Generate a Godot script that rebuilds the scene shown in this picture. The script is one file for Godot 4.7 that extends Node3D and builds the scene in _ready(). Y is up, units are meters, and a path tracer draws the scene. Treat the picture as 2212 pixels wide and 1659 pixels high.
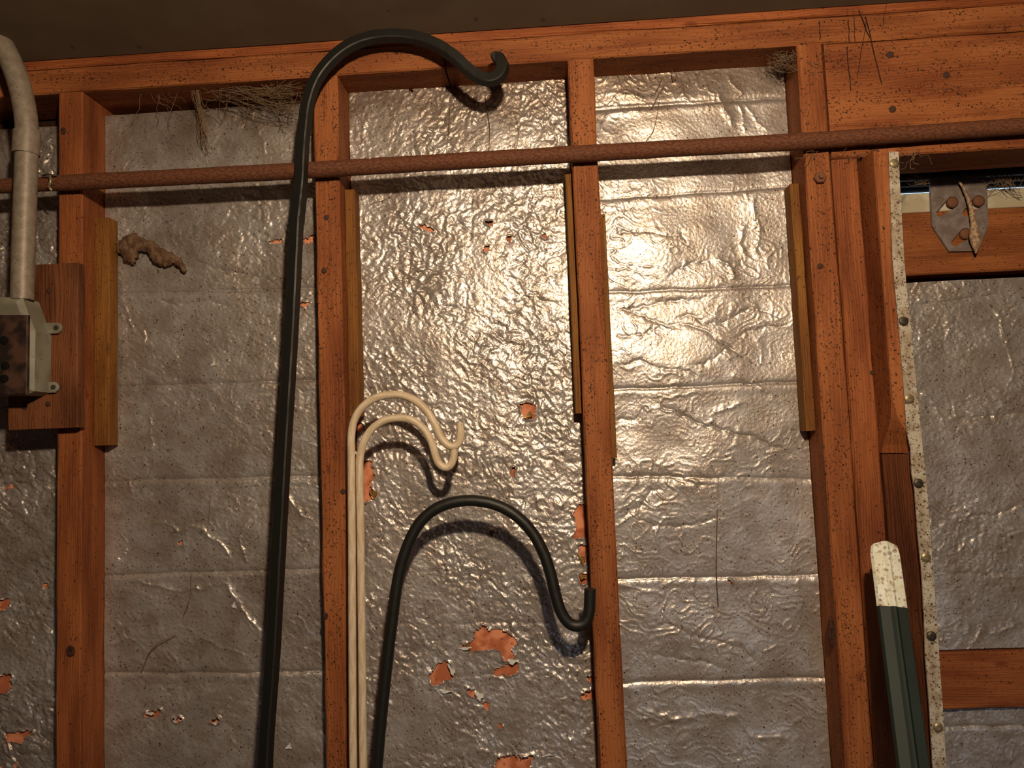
extends Node3D
# An open-framed shed wall: studs, plates and a header, foil-faced insulation between the studs,
# a rusty pipe across, garden hooks leaning on it and a sliding door at the right.
# World: y up, metres; z = 0 is the front face of the studs, x = 0 below the camera.

const EYE := Vector3(0, 1.55, 1.13)
const AX := Vector3(0.99765646, -0.03858571, -0.05650425)
const AY := Vector3(0.04262634, 0.99648293, 0.0721441)
const AZ := Vector3(0.05352179, -0.0743836, 0.9957924)
const FOIL := -0.06

var M := {}
var rng := RandomNumberGenerator.new()


func _ready():
	rng.seed = 11
	# camera
	var cam = Camera3D.new()
	cam.name = "camera"
	cam.fov = 53.08
	cam.near = 0.02
	cam.far = 60.0
	cam.transform = Transform3D(Basis(AX, AY, AZ).orthonormalized(), EYE)
	add_child(cam)
	cam.current = true
	# sky, exposure
	var env = Environment.new()
	env.background_mode = Environment.BG_SKY
	var sky = Sky.new()
	var sm = ProceduralSkyMaterial.new()
	sm.sky_top_color = Color(0.38, 0.58, 0.85)
	sm.sky_horizon_color = Color(0.72, 0.83, 0.92)
	sm.ground_bottom_color = Color(0.25, 0.24, 0.22)
	sm.ground_horizon_color = Color(0.55, 0.58, 0.6)
	sm.energy_multiplier = 4.5
	sky.sky_material = sm
	env.sky = sky
	env.ambient_light_source = Environment.AMBIENT_SOURCE_DISABLED
	env.reflected_light_source = Environment.REFLECTION_SOURCE_SKY
	env.tonemap_mode = Environment.TONE_MAPPER_LINEAR
	env.tonemap_exposure = 1.17
	env.sdfgi_enabled = true
	env.ssao_enabled = true
	env.ssil_enabled = true
	var we = WorldEnvironment.new()
	we.name = "world_environment"
	we.environment = env
	add_child(we)
	# the bulb over the photographer's right shoulder
	hanging_bulb(Vector3(0.13, 2.05, 1.2), 1.2, Color(1.0, 0.90, 0.75))
	make_materials()
	room()
	framing()
	insulation()
	pipe_and_box()
	doorway()
	hooks()
	webs()


# ---------------------------------------------------------------- helpers
func P(px: float, py: float, z: float) -> Vector3:
	# the point at depth z of the wall that lies at this place of the 2212 x 1659 photograph
	var r = AX * (px - 1106.0) - AY * (py - 829.5) - AZ * 1661.0
	return EYE + r * ((z - EYE.z) / r.z)


func put(called: String, mesh: Mesh, mat: Material, parent: Node = null, at := Vector3.ZERO) -> MeshInstance3D:
	var o = MeshInstance3D.new()
	o.name = numbered(called, parent)
	o.mesh = mesh
	o.material_override = mat
	o.position = at
	if parent:
		parent.add_child(o, true)
	else:
		add_child(o, true)
	return o


func numbered(called: String, parent: Node = null) -> String:
	var p: Node = parent if parent else self
	if not p.has_node(called):
		return called
	var k = 1
	while p.has_node("%s_%03d" % [called, k]):
		k += 1
	return "%s_%03d" % [called, k]


func root(called: String, at := Vector3.ZERO) -> Node3D:
	var o = Node3D.new()
	o.name = numbered(called)
	o.position = at
	add_child(o, true)
	return o


func tag(o: Node, label: String, category: String, group := ""):
	o.set_meta("label", label)
	o.set_meta("category", category)
	if group:
		o.set_meta("group", group)
	return o


func structure(o: Node):
	o.set_meta("kind", "structure")
	return o


func noise(sd: int, freq: float, kind := FastNoiseLite.TYPE_SIMPLEX_SMOOTH, oct := 1) -> FastNoiseLite:
	var n = FastNoiseLite.new()
	n.seed = sd
	n.noise_type = kind
	n.frequency = freq
	n.fractal_type = FastNoiseLite.FRACTAL_FBM if oct > 1 else FastNoiseLite.FRACTAL_NONE
	n.fractal_octaves = oct
	return n


func finish(st: SurfaceTool) -> ArrayMesh:
	st.generate_normals()
	return st.commit()


func quad(st: SurfaceTool, a: Vector3, b: Vector3, c: Vector3, d: Vector3, ua := Vector2(), ub := Vector2(), uc := Vector2(), ud := Vector2()):
	# a b c d run clockwise as seen from the front
	st.set_uv(ua); st.add_vertex(a); st.set_uv(ub); st.add_vertex(b); st.set_uv(uc); st.add_vertex(c)
	st.set_uv(ua); st.add_vertex(a); st.set_uv(uc); st.add_vertex(c); st.set_uv(ud); st.add_vertex(d)


# A sawn board from a to b: w across u, t across the third axis; chamfered, its arrises slightly uneven.
func board_mesh(a: Vector3, b: Vector3, u: Vector3, w: float, t: float, sd: int, rough := 0.0006, cham := 0.0022, segs := 46) -> ArrayMesh:
	var d = (b - a).normalized()
	u = u.normalized()
	var v = u.cross(d).normalized()
	var L = (b - a).length()
	var hw = w / 2.0
	var ht = t / 2.0
	var prof = [Vector2(-hw + cham, ht), Vector2(hw - cham, ht), Vector2(hw, ht - cham), Vector2(hw, -ht + cham), Vector2(hw - cham, -ht), Vector2(-hw + cham, -ht), Vector2(-hw, -ht + cham), Vector2(-hw, ht - cham)]
	var per = [0.0]
	for k in 8:
		per.append(per[k] + prof[k].distance_to(prof[(k + 1) % 8]))
	var n1 = noise(sd, 9.0, FastNoiseLite.TYPE_SIMPLEX_SMOOTH, 3)
	var off = Vector2(fmod(sd * 0.317, 1.0), fmod(sd * 0.173, 1.0))
	var rings = []
	for i in segs + 1:
		var s = L * i / segs
		var ring = []
		for k in 8:
			var q: Vector2 = prof[k]
			var j = n1.get_noise_2d(s, k / 2 * 3.7) * rough * 2.0
			var e = Vector2(signf(q.x), signf(q.y)) * j
			ring.append(u * (q.x + e.x) + v * (q.y + e.y) + d * s)
		rings.append(ring)
	var st = SurfaceTool.new()
	st.begin(Mesh.PRIMITIVE_TRIANGLES)
	st.set_smooth_group(-1)
	for i in segs:
		for k in 8:
			var k2 = (k + 1) % 8
			var v0 = L * i / segs / 1.28 + off.y
			var v1 = L * (i + 1) / segs / 1.28 + off.y
			var u0 = per[k] / 0.16 + off.x
			var u1 = per[k + 1] / 0.16 + off.x
			quad(st, rings[i][k], rings[i + 1][k], rings[i + 1][k2], rings[i][k2], Vector2(u0, v0), Vector2(u0, v1), Vector2(u1, v1), Vector2(u1, v0))
	for e in 2:
		var ring = rings[segs if e else 0]
		for k in range(1, 7):
			var tri = [ring[0], ring[k], ring[k + 1]] if e == 1 else [ring[0], ring[k + 1], ring[k]]
			for q in tri:
				st.set_uv(Vector2(q.dot(u), q.dot(v)) / 0.16 + off)
				st.add_vertex(q)
	return finish(st)


func board(called: String, mat: Material, a: Vector3, b: Vector3, u: Vector3, w: float, t: float, sd: int, parent: Node = null, rough := 0.0006, cham := 0.0022) -> MeshInstance3D:
	var o = put(called, board_mesh(a, b, u, w, t, sd, rough, cham), mat, parent, a)
	return o


# Axis-aligned board given by its two corners, its grain along its longest side.
func plank(called: String, mat: Material, lo: Vector3, hi: Vector3, sd: int, parent: Node = null, rough := 0.0006, cham := 0.0022) -> MeshInstance3D:
	var c = (lo + hi) / 2.0
	var s = hi - lo
	var off = parent.position if parent is Node3D else Vector3.ZERO
	if s.y >= s.x and s.y >= s.z:
		return board(called, mat, Vector3(c.x, lo.y, c.z) - off, Vector3(c.x, hi.y, c.z) - off, Vector3.RIGHT, s.x, s.z, sd, parent, rough, cham)
	if s.x >= s.z:
		return board(called, mat, Vector3(lo.x, c.y, c.z) - off, Vector3(hi.x, c.y, c.z) - off, Vector3.UP, s.y, s.z, sd, parent, rough, cham)
	return board(called, mat, Vector3(c.x, c.y, lo.z) - off, Vector3(c.x, c.y, hi.z) - off, Vector3.RIGHT, s.x, s.y, sd, parent, rough, cham)


func smooth_path(pts: Array, step := 0.006) -> PackedVector3Array:
	var c = Curve3D.new()
	c.bake_interval = step
	for i in pts.size():
		var prev: Vector3 = pts[maxi(i - 1, 0)]
		var next: Vector3 = pts[mini(i + 1, pts.size() - 1)]
		var here: Vector3 = pts[i]
		var dir = (next - prev).normalized()
		var din = here.distance_to(prev) * 0.34
		var dout = here.distance_to(next) * 0.34
		c.add_point(here, -dir * din, dir * dout)
	return c.get_baked_points()


# A rod swept along a path. radii: one number, or one per point of the path by a Callable(t).
func rod_mesh(path: PackedVector3Array, radius, sides := 14, square := false, sd := 0, bump := 0.0, twist := 0.0) -> ArrayMesh:
	var n = path.size()
	var st = SurfaceTool.new()
	st.begin(Mesh.PRIMITIVE_TRIANGLES)
	var prof = []
	if square:
		var c = 0.78
		prof = [Vector2(-c, 1), Vector2(c, 1), Vector2(1, c), Vector2(1, -c), Vector2(c, -1), Vector2(-c, -1), Vector2(-1, -c), Vector2(-1, c)]
	else:
		for k in sides:
			prof.append(Vector2.from_angle(-TAU * k / sides))
	var m = prof.size()
	var tan0 = (path[1] - path[0]).normalized()
	var nn = Vector3(0, 0, 1)
	nn = (nn - tan0 * nn.dot(tan0)).normalized()
	if nn.length() < 0.5:
		nn = Vector3.UP
	var nz = noise(sd + 5, 60.0)
	var verts = []
	var length = 0.0
	var ls = []
	for i in n:
		var tg = (path[mini(i + 1, n - 1)] - path[maxi(i - 1, 0)]).normalized()
		nn = (nn - tg * nn.dot(tg)).normalized()
		var bn = tg.cross(nn)
		if i:
			length += path[i].distance_to(path[i - 1])
		ls.append(length)
		var r = radius.call(float(i) / (n - 1)) if radius is Callable else radius
		var ring = []
		for k in m:
			var q: Vector2 = prof[k].rotated(twist)
			var rr = r + bump * nz.get_noise_3d(path[i].x + q.x * 0.02, path[i].y + q.y * 0.02, path[i].z + i * 0.001)
			ring.append(path[i] + (nn * q.y + bn * q.x) * rr)
		verts.append(ring)
	var org = path[0]
	for i in n - 1:
		for k in m:
			st.set_smooth_group(k if square else 1)
			var k2 = (k + 1) % m
			var u0 = float(k) / m
			var u1 = float(k + 1) / m
			quad(st, verts[i][k] - org, verts[i][k2] - org, verts[i + 1][k2] - org, verts[i + 1][k] - org, Vector2(u0, ls[i] * 6.0), Vector2(u1, ls[i] * 6.0), Vector2(u1, ls[i + 1] * 6.0), Vector2(u0, ls[i + 1] * 6.0))
	st.set_smooth_group(100)
	for k in m:
		var k2 = (k + 1) % m
		st.set_uv(Vector2(0.5, 0))
		for q in [path[0], verts[0][k2], verts[0][k]]:
			st.add_vertex(q - org)
	st.set_smooth_group(101)
	for k in m:
		var k2 = (k + 1) % m
		for q in [path[n - 1], verts[n - 1][k], verts[n - 1][k2]]:
			st.add_vertex(q - org)
	return finish(st)


func rod(called: String, mat: Material, path: PackedVector3Array, radius, parent: Node3D = null, sides := 14, square := false, bump := 0.0, twist := 0.0) -> MeshInstance3D:
	var off = parent.position if parent else Vector3.ZERO
	var o = put(called, rod_mesh(path, radius, sides, square, 3, bump, twist), mat, parent, path[0] - off)
	return o


# A round head turned about +z: profile of (radius, z) from the rim to the middle.
func lathe_z(prof: Array, sides := 18) -> ArrayMesh:
	var st = SurfaceTool.new()
	st.begin(Mesh.PRIMITIVE_TRIANGLES)
	for i in prof.size() - 1:
		st.set_smooth_group(i)
		for k in sides:
			var a = Vector2.from_angle(TAU * k / sides)
			var b = Vector2.from_angle(TAU * (k + 1) / sides)
			var p: Vector2 = prof[i]
			var q: Vector2 = prof[i + 1]
			quad(st, Vector3(a.x * p.x, a.y * p.x, p.y), Vector3(a.x * q.x, a.y * q.x, q.y), Vector3(b.x * q.x, b.y * q.x, q.y), Vector3(b.x * p.x, b.y * p.x, p.y), Vector2(k * 0.1, 0), Vector2(k * 0.1, 0.2), Vector2(k * 0.1 + 0.1, 0.2), Vector2(k * 0.1 + 0.1, 0))
	return finish(st)


# A flat outline (points in x, y; anticlockwise or not) given thickness along z.
func slab_mesh(poly: PackedVector2Array, z0: float, z1: float, bevel := 0.0) -> ArrayMesh:
	if Geometry2D.is_polygon_clockwise(poly):
		poly.reverse()
	var st = SurfaceTool.new()
	st.begin(Mesh.PRIMITIVE_TRIANGLES)
	st.set_smooth_group(-1)
	var inner = poly
	if bevel > 0.0:
		var o = Geometry2D.offset_polygon(poly, -bevel, Geometry2D.JOIN_MITER)
		if o.size() == 1 and o[0].size() == poly.size():
			inner = o[0]
			# start both outlines at the same corner
			var best = 0
			for k in inner.size():
				if inner[k].distance_to(poly[0]) < inner[best].distance_to(poly[0]):
					best = k
			var turned = PackedVector2Array()
			for k in inner.size():
				turned.append(inner[(best + k) % inner.size()])
			inner = turned
	var n = poly.size()
	var tri = Geometry2D.triangulate_polygon(inner)
	for k in range(0, tri.size(), 3):
		var a = inner[tri[k]]
		var b = inner[tri[k + 1]]
		var c = inner[tri[k + 2]]
		if (b - a).cross(c - a) > 0:
			var h = b
			b = c
			c = h
		for q in [a, b, c]:
			st.set_uv(q * 6.0)
			st.add_vertex(Vector3(q.x, q.y, z1))
	var tri2 = Geometry2D.triangulate_polygon(poly)
	for k in range(0, tri2.size(), 3):
		var a = poly[tri2[k]]
		var b = poly[tri2[k + 1]]
		var c = poly[tri2[k + 2]]
		if (b - a).cross(c - a) < 0:
			var h = b
			b = c
			c = h
		for q in [a, b, c]:
			st.set_uv(q * 6.0)
			st.add_vertex(Vector3(q.x, q.y, z0))
	var zb = z1 - (bevel if inner != poly else 0.0)
	for k in n:
		var a = poly[k]
		var b = poly[(k + 1) % n]
		quad(st, Vector3(a.x, a.y, z0), Vector3(a.x, a.y, zb), Vector3(b.x, b.y, zb), Vector3(b.x, b.y, z0), a * 6.0, a * 6.0 + Vector2(0.05, 0.05), b * 6.0 + Vector2(0.05, 0.05), b * 6.0)
		if inner != poly:
			var c = inner[(k + 1) % n]
			var d = inner[k]
			quad(st, Vector3(a.x, a.y, zb), Vector3(d.x, d.y, z1), Vector3(c.x, c.y, z1), Vector3(b.x, b.y, zb), a * 6.0, d * 6.0, c * 6.0, b * 6.0)
	return finish(st)


func slab(called: String, mat: Material, px: Array, z0: float, z1: float, parent: Node3D = null, bevel := 0.0) -> MeshInstance3D:
	# the outline comes as photograph points lying at depth z1
	var poly = PackedVector2Array()
	var first = P(px[0][0], px[0][1], z1)
	for q in px:
		var w = P(q[0], q[1], z1)
		poly.append(Vector2(w.x - first.x, w.y - first.y))
	var off = parent.position if parent else Vector3.ZERO
	return put(called, slab_mesh(poly, z0 - z1, 0.0, bevel), mat, parent, first - off)


func block(called: String, mat: Material, lo: Vector3, hi: Vector3, parent: Node3D = null, cham := 0.003) -> MeshInstance3D:
	var off = parent.position if parent else Vector3.ZERO
	var poly = PackedVector2Array([Vector2(0, 0), Vector2(hi.x - lo.x, 0), Vector2(hi.x - lo.x, hi.y - lo.y), Vector2(0, hi.y - lo.y)])
	return put(called, slab_mesh(poly, 0.0, hi.z - lo.z, cham), mat, parent, lo - off)


# ---------------------------------------------------------------- materials
func image_texture(w: int, h: int, data: PackedByteArray) -> ImageTexture:
	return ImageTexture.create_from_image(Image.create_from_data(w, h, false, Image.FORMAT_RGB8, data))


func stamp(data: PackedByteArray, w: int, h: int, x: float, y: float, rx: float, ry: float, c: Color, strength: float):
	for j in range(int(y - ry - 1), int(y + ry + 2)):
		for i in range(int(x - rx - 1), int(x + rx + 2)):
			var d = sqrt(pow((i - x) / rx, 2) + pow((j - y) / ry, 2))
			if d < 1.0:
				var a = strength * clampf((1.0 - d) * 2.2, 0, 1)
				var at = (posmod(j, h) * w + posmod(i, w)) * 3
				data[at] = int(lerpf(data[at], c.r8, a))
				data[at + 1] = int(lerpf(data[at + 1], c.g8, a))
				data[at + 2] = int(lerpf(data[at + 2], c.b8, a))


# Sawn softwood, 0.16 m across by 1.28 m along: growth rings cut lengthwise, pores, blotches, knots, and fly specks.
func wood_image(sd: int, light: Color, dark: Color, specks: int, period: float, ring_tone := 0.2, w := 384, h := 1536) -> Array:
	var data = PackedByteArray()
	data.resize(w * h * 3)
	var hgt = PackedByteArray()
	hgt.resize(w * h * 3)
	var warp = noise(sd, 1.0, FastNoiseLite.TYPE_SIMPLEX_SMOOTH, 2)
	var fine = noise(sd + 1, 1.0)
	var blot = noise(sd + 2, 1.0, FastNoiseLite.TYPE_SIMPLEX_SMOOTH, 3)
	var r = RandomNumberGenerator.new()
	r.seed = sd
	var knots = []
	for k in 3:
		knots.append(Vector3(r.randf() * 0.16, r.randf_range(0.1, 1.05), r.randf_range(0.004, 0.008)))
	for j in h:
		var v0 = 1.28 * j / h
		var t = clampf((v0 - 1.1) / 0.18, 0, 1)
		for i in w:
			var u = 0.16 * i / w
			var tone = 0.0
			for pass_no in (2 if t > 0 else 1):
				var v = v0 - 1.28 * pass_no
				var uu = u + 0.014 * warp.get_noise_2d(u * 9.0, v * 2.4 + 7.0)
				var kn = 0.0
				for k in knots:
					var dx = u - k.x
					var dy = (v - k.y) * 0.38
					var dd = sqrt(dx * dx + dy * dy)
					uu += signf(dx + 0.0001) * k.z * 0.9 * exp(-dd / (k.z * 1.2))
					if dd < k.z * 0.75:
						kn = maxf(kn, 1.0 - dd / (k.z * 0.75))
				var s = 0.5 + 0.5 * sin(TAU * uu / period)
				var a = ring_tone * pow(s, 4.0) + 0.22 * fine.get_noise_2d(u * 600.0, v * 7.0) + 0.16 * fine.get_noise_2d(u * 2200.0, v * 60.0 + 9.0) + 0.55 * blot.get_noise_2d(u * 16.0, v * 3.4) + 0.24 + kn * 0.7
				tone += a * (1.0 if t == 0 else (1.0 - t if pass_no == 0 else t))
			tone = clampf(tone, 0, 1)
			var c = light.lerp(dark, tone)
			var at = (j * w + i) * 3
			data[at] = int(c.r * 255)
			data[at + 1] = int(c.g * 255)
			data[at + 2] = int(c.b * 255)
			hgt[at] = int(255 * (1.0 - tone))
	var patch = noise(sd + 9, 0.012, FastNoiseLite.TYPE_SIMPLEX_SMOOTH, 2)
	var done = 0
	while done < specks:
		var x = r.randf() * w
		var y = r.randf() * h
		if r.randf() < 0.42 + 0.8 * patch.get_noise_2d(x * 1.4, y * 0.6):
			var s = pow(r.randf(), 3.0) * 2.0 + 1.15
			stamp(data, w, h, x, y, s * r.randf_range(0.8, 1.3), s * 0.5 * r.randf_range(0.8, 1.7), Color(0.1, 0.05, 0.03), r.randf_range(0.4, 0.9))
			done += 1
	return [image_texture(w, h, data), image_texture(w, h, hgt)]


func wood_material(tex: Array, tint := Color.WHITE, rough := 0.72, relief := 0.05) -> StandardMaterial3D:
	var m = StandardMaterial3D.new()
	m.albedo_color = tint
	m.albedo_texture = tex[0]
	m.roughness = rough
	m.metallic_specular = 0.35
	m.heightmap_enabled = true
	m.heightmap_texture = tex[1]
	m.heightmap_scale = relief
	return m


func specked_image(sd: int, size: int, base: Color, vary: Color, freq: float, spots: Array) -> ImageTexture:
	# spots: rows of [how many, smallest radius, largest radius, colour, strength]
	var data = PackedByteArray()
	data.resize(size * size * 3)
	var im = noise(sd, freq, FastNoiseLite.TYPE_SIMPLEX_SMOOTH, 4).get_seamless_image(size, size)
	im.convert(Image.FORMAT_L8)
	var g = im.get_data()
	for k in size * size:
		var c = base.lerp(vary, smoothstep(0.3, 0.72, g[k] / 255.0))
		data[k * 3] = c.r8
		data[k * 3 + 1] = c.g8
		data[k * 3 + 2] = c.b8
	var r = RandomNumberGenerator.new()
	r.seed = sd
	for row in spots:
		for k in row[0]:
			var s = lerpf(row[1], row[2], pow(r.randf(), 2.5))
			stamp(data, size, size, r.randf() * size, r.randf() * size, s * r.randf_range(0.7, 1.4), s * r.randf_range(0.7, 1.4), row[3], row[4] * r.randf_range(0.5, 1.0))
	return image_texture(size, size, data)


func bumps(sd: int, freq: float, size := 512, strength := 4.0, kind := FastNoiseLite.TYPE_SIMPLEX_SMOOTH, oct := 4) -> NoiseTexture2D:
	var t = NoiseTexture2D.new()
	t.width = size
	t.height = size
	t.seamless = true
	t.as_normal_map = true
	t.bump_strength = strength
	t.noise = noise(sd, freq, kind, oct)
	return t


func plain(c: Color, rough: float, metal := 0.0, tex: Texture2D = null, spec := 0.5) -> StandardMaterial3D:
	var m = StandardMaterial3D.new()
	m.albedo_color = c
	m.roughness = rough
	m.metallic = metal
	m.metallic_specular = spec
	if tex:
		m.albedo_texture = tex
	return m


func tri(m: StandardMaterial3D, per_metre: float) -> StandardMaterial3D:
	m.uv1_triplanar = true
	m.uv1_world_triplanar = true
	m.uv1_scale = Vector3.ONE * per_metre
	return m


func make_materials():
	var wa = wood_image(3, Color(0.66, 0.41, 0.24), Color(0.40, 0.19, 0.095), 9500, 0.0052, 0.16)
	var wb = wood_image(8, Color(0.64, 0.385, 0.22), Color(0.34, 0.15, 0.075), 2600, 0.0034, 0.22)
	var wc = wood_image(21, Color(0.50, 0.33, 0.23), Color(0.20, 0.10, 0.06), 1200, 0.0042, 0.3)
	M.wood = wood_material(wa, Color(0.95, 0.93, 0.92))
	M.wood_clean = wood_material(wb, Color(0.95, 0.93, 0.92))
	M.wood_streaky = wood_material(wb, Color(1.0, 0.95, 0.92), 0.7, 0.09)
	M.wood_plate = wood_material(wa, Color(0.92, 0.9, 0.88))
	M.wood_old = wood_material(wc)
	M.wood_dark = wood_material(wc, Color(0.75, 0.68, 0.62))
	M.wood_split = wood_material(wc, Color(0.88, 0.78, 0.70))
	M.wood_board = wood_material(wc, Color(1.0, 0.92, 0.84))
	M.batten = wood_material(wb, Color(0.88, 0.98, 0.80))
	M.rail = wood_material(wb, Color(0.95, 0.95, 0.92))
	var f = StandardMaterial3D.new()
	f.albedo_color = Color(0.85, 0.835, 0.85)
	f.albedo_texture = specked_image(40, 1024, Color(0.90, 0.88, 0.86), Color(0.83, 0.79, 0.75), 0.006, [[2600, 1.3, 3.8, Color(0.34, 0.21, 0.13), 0.9], [1200, 1.2, 2.4, Color(0.12, 0.08, 0.05), 0.9], [50, 4.0, 9.0, Color(0.5, 0.4, 0.3), 0.4]])
	f.vertex_color_use_as_albedo = true
	f.metallic = 0.55
	f.roughness = 0.37
	f.normal_enabled = true
	f.normal_texture = bumps(41, 0.055, 1024, 4.5, FastNoiseLite.TYPE_SIMPLEX_SMOOTH, 4)
	f.normal_scale = 0.26
	M.foil = f
	M.foil_smooth = f.duplicate()
	M.foil_smooth.normal_scale = 0.2
	M.foam = tri(plain(Color(0.93, 0.60, 0.45), 0.9, 0.0, specked_image(44, 256, Color(0.95, 0.95, 0.95), Color(0.75, 0.66, 0.6), 0.02, [[120, 1.0, 4.0, Color(0.35, 0.2, 0.15), 0.6]])), 5.0)
	M.rust = plain(Color(0.70, 0.60, 0.53), 0.8, 0.0, specked_image(50, 512, Color(0.62, 0.43, 0.31), Color(0.46, 0.30, 0.21), 0.04, [[700, 1.0, 4.0, Color(0.62, 0.36, 0.24), 0.6], [400, 1.0, 3.0, Color(0.14, 0.08, 0.06), 0.8]]))
	M.rust_head = tri(plain(Color(0.27, 0.17, 0.13), 0.8, 0.2), 10.0)
	M.rust_bolt = tri(plain(Color(0.46, 0.29, 0.20), 0.8, 0.1), 10.0)
	M.iron = tri(plain(Color(0.09, 0.088, 0.08), 0.5, 0.0, null, 0.5), 8.0)
	M.iron.normal_enabled = true
	M.iron.normal_texture = bumps(52, 0.02, 256, 2.0)
	M.iron.normal_scale = 0.35
	M.iron_brown = tri(plain(Color(0.10, 0.075, 0.06), 0.42, 0.0, null, 0.5), 8.0)
	M.cream = plain(Color(0.88, 0.82, 0.75), 0.45, 0.0, specked_image(55, 256, Color(0.98, 0.96, 0.93), Color(0.90, 0.86, 0.80), 0.02, [[60, 1.0, 2.5, Color(0.45, 0.28, 0.16), 0.6]]))
	M.conduit = tri(plain(Color(0.60, 0.555, 0.515), 0.5, 0.15, specked_image(57, 512, Color(0.95, 0.94, 0.93), Color(0.86, 0.83, 0.80), 0.03, [[1100, 1.0, 2.6, Color(0.35, 0.26, 0.2), 0.7], [300, 0.8, 1.6, Color(1, 1, 1), 0.8]])), 4.0)
	M.box_grey = tri(plain(Color(0.58, 0.57, 0.53), 0.5, 0.0, specked_image(58, 256, Color(0.95, 0.95, 0.93), Color(0.78, 0.76, 0.72), 0.012, [[120, 1.0, 2.4, Color(0.3, 0.22, 0.18), 0.6]])), 4.0)
	M.cover = tri(plain(Color(0.36, 0.27, 0.23), 0.7, 0.0, specked_image(59, 256, Color(0.85, 0.75, 0.7), Color(0.35, 0.27, 0.25), 0.02, [[200, 1.0, 4.0, Color(0.9, 0.75, 0.65), 0.5]])), 5.0)
	M.white_strip = tri(plain(Color(0.74, 0.72, 0.69), 0.55, 0.0, specked_image(61, 512, Color(0.97, 0.95, 0.92), Color(0.84, 0.78, 0.71), 0.012, [[4200, 1.2, 4.2, Color(0.22, 0.13, 0.09), 0.8], [120, 3.0, 8.0, Color(0.42, 0.27, 0.18), 0.5]])), 5.0)
	M.screw = tri(plain(Color(0.62, 0.56, 0.45), 0.45, 0.7), 8.0)
	M.screw_dark = tri(plain(Color(0.30, 0.27, 0.24), 0.5, 0.6), 8.0)
	M.galvanised = tri(plain(Color(0.58, 0.53, 0.51), 0.55, 0.2, specked_image(63, 512, Color(0.92, 0.92, 0.94), Color(0.80, 0.77, 0.76), 0.016, [[260, 1.0, 4.0, Color(0.36, 0.24, 0.17), 0.6]])), 5.0)
	M.white_paint = tri(plain(Color(0.80, 0.77, 0.70), 0.6, 0.0, specked_image(64, 256, Color(0.97, 0.96, 0.94), Color(0.88, 0.85, 0.8), 0.012, [[40, 1.0, 2.4, Color(0.3, 0.2, 0.15), 0.7]])), 4.0)
	M.post_green = tri(plain(Color(0.075, 0.14, 0.125), 0.6, 0.0, specked_image(66, 256, Color(0.95, 0.95, 0.95), Color(0.8, 0.82, 0.8), 0.012, [[50, 1.0, 2.4, Color(0.75, 0.7, 0.62), 0.5]])), 5.0)
	M.post_white = tri(plain(Color(0.90, 0.93, 0.92), 0.5, 0.0, specked_image(67, 512, Color(0.98, 0.97, 0.95), Color(0.93, 0.90, 0.84), 0.012, [[700, 2.0, 10.0, Color(0.42, 0.18, 0.07), 1.0], [60, 3.0, 13.0, Color(0.78, 0.5, 0.28), 0.7]])), 7.0)
	M.rust_edge = tri(plain(Color(0.35, 0.16, 0.08), 0.85, 0.0), 6.0)
	M.steel_dark = tri(plain(Color(0.10, 0.09, 0.08), 0.5, 0.4), 3.0)
	M.ceiling = tri(plain(Color(0.39, 0.325, 0.265), 0.85, 0.0, specked_image(70, 512, Color(0.95, 0.94, 0.92), Color(0.88, 0.86, 0.83), 0.008, [[60, 2.0, 6.0, Color(0.4, 0.33, 0.27), 0.6]])), 1.6)
	M.sheath = wood_material(wc, Color(0.55, 0.5, 0.46))
	M.web = plain(Color(0.46, 0.36, 0.27), 0.95)
	M.web.backlight_enabled = true
	M.web.backlight = Color(0.2, 0.15, 0.1)
	M.flap_white = plain(Color(0.86, 0.85, 0.84), 0.7)
	M.flap_gold = plain(Color(0.80, 0.62, 0.38), 0.35, 0.7)
	M.web_dark = plain(Color(0.16, 0.09, 0.06), 0.95)
	M.dust = tri(plain(Color(0.50, 0.40, 0.32), 1.0, 0.0, specked_image(72, 256, Color(0.95, 0.93, 0.9), Color(0.68, 0.6, 0.55), 0.03, [[200, 1.0, 3.0, Color(0.4, 0.3, 0.25), 0.5]])), 9.0)
	M.twine = tri(plain(Color(0.80, 0.70, 0.60), 0.95, 0.0, specked_image(73, 256, Color(0.95, 0.93, 0.9), Color(0.6, 0.52, 0.48), 0.05, [])), 12.0)
	M.concrete = tri(plain(Color(0.42, 0.40, 0.37), 0.9, 0.0, specked_image(75, 512, Color(0.95, 0.95, 0.95), Color(0.75, 0.74, 0.72), 0.01, [])), 0.8)
	M.glass = plain(Color(0.9, 0.95, 0.95, 0.08), 0.05)
	M.glass.transparency = BaseMaterial3D.TRANSPARENCY_ALPHA
	M.knot = tri(plain(Color(0.33, 0.17, 0.10), 0.8, 0.0, specked_image(78, 128, Color(0.95, 0.9, 0.85), Color(0.5, 0.42, 0.38), 0.05, [])), 20.0)
	M.black = plain(Color(0.04, 0.035, 0.03), 0.7)


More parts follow.
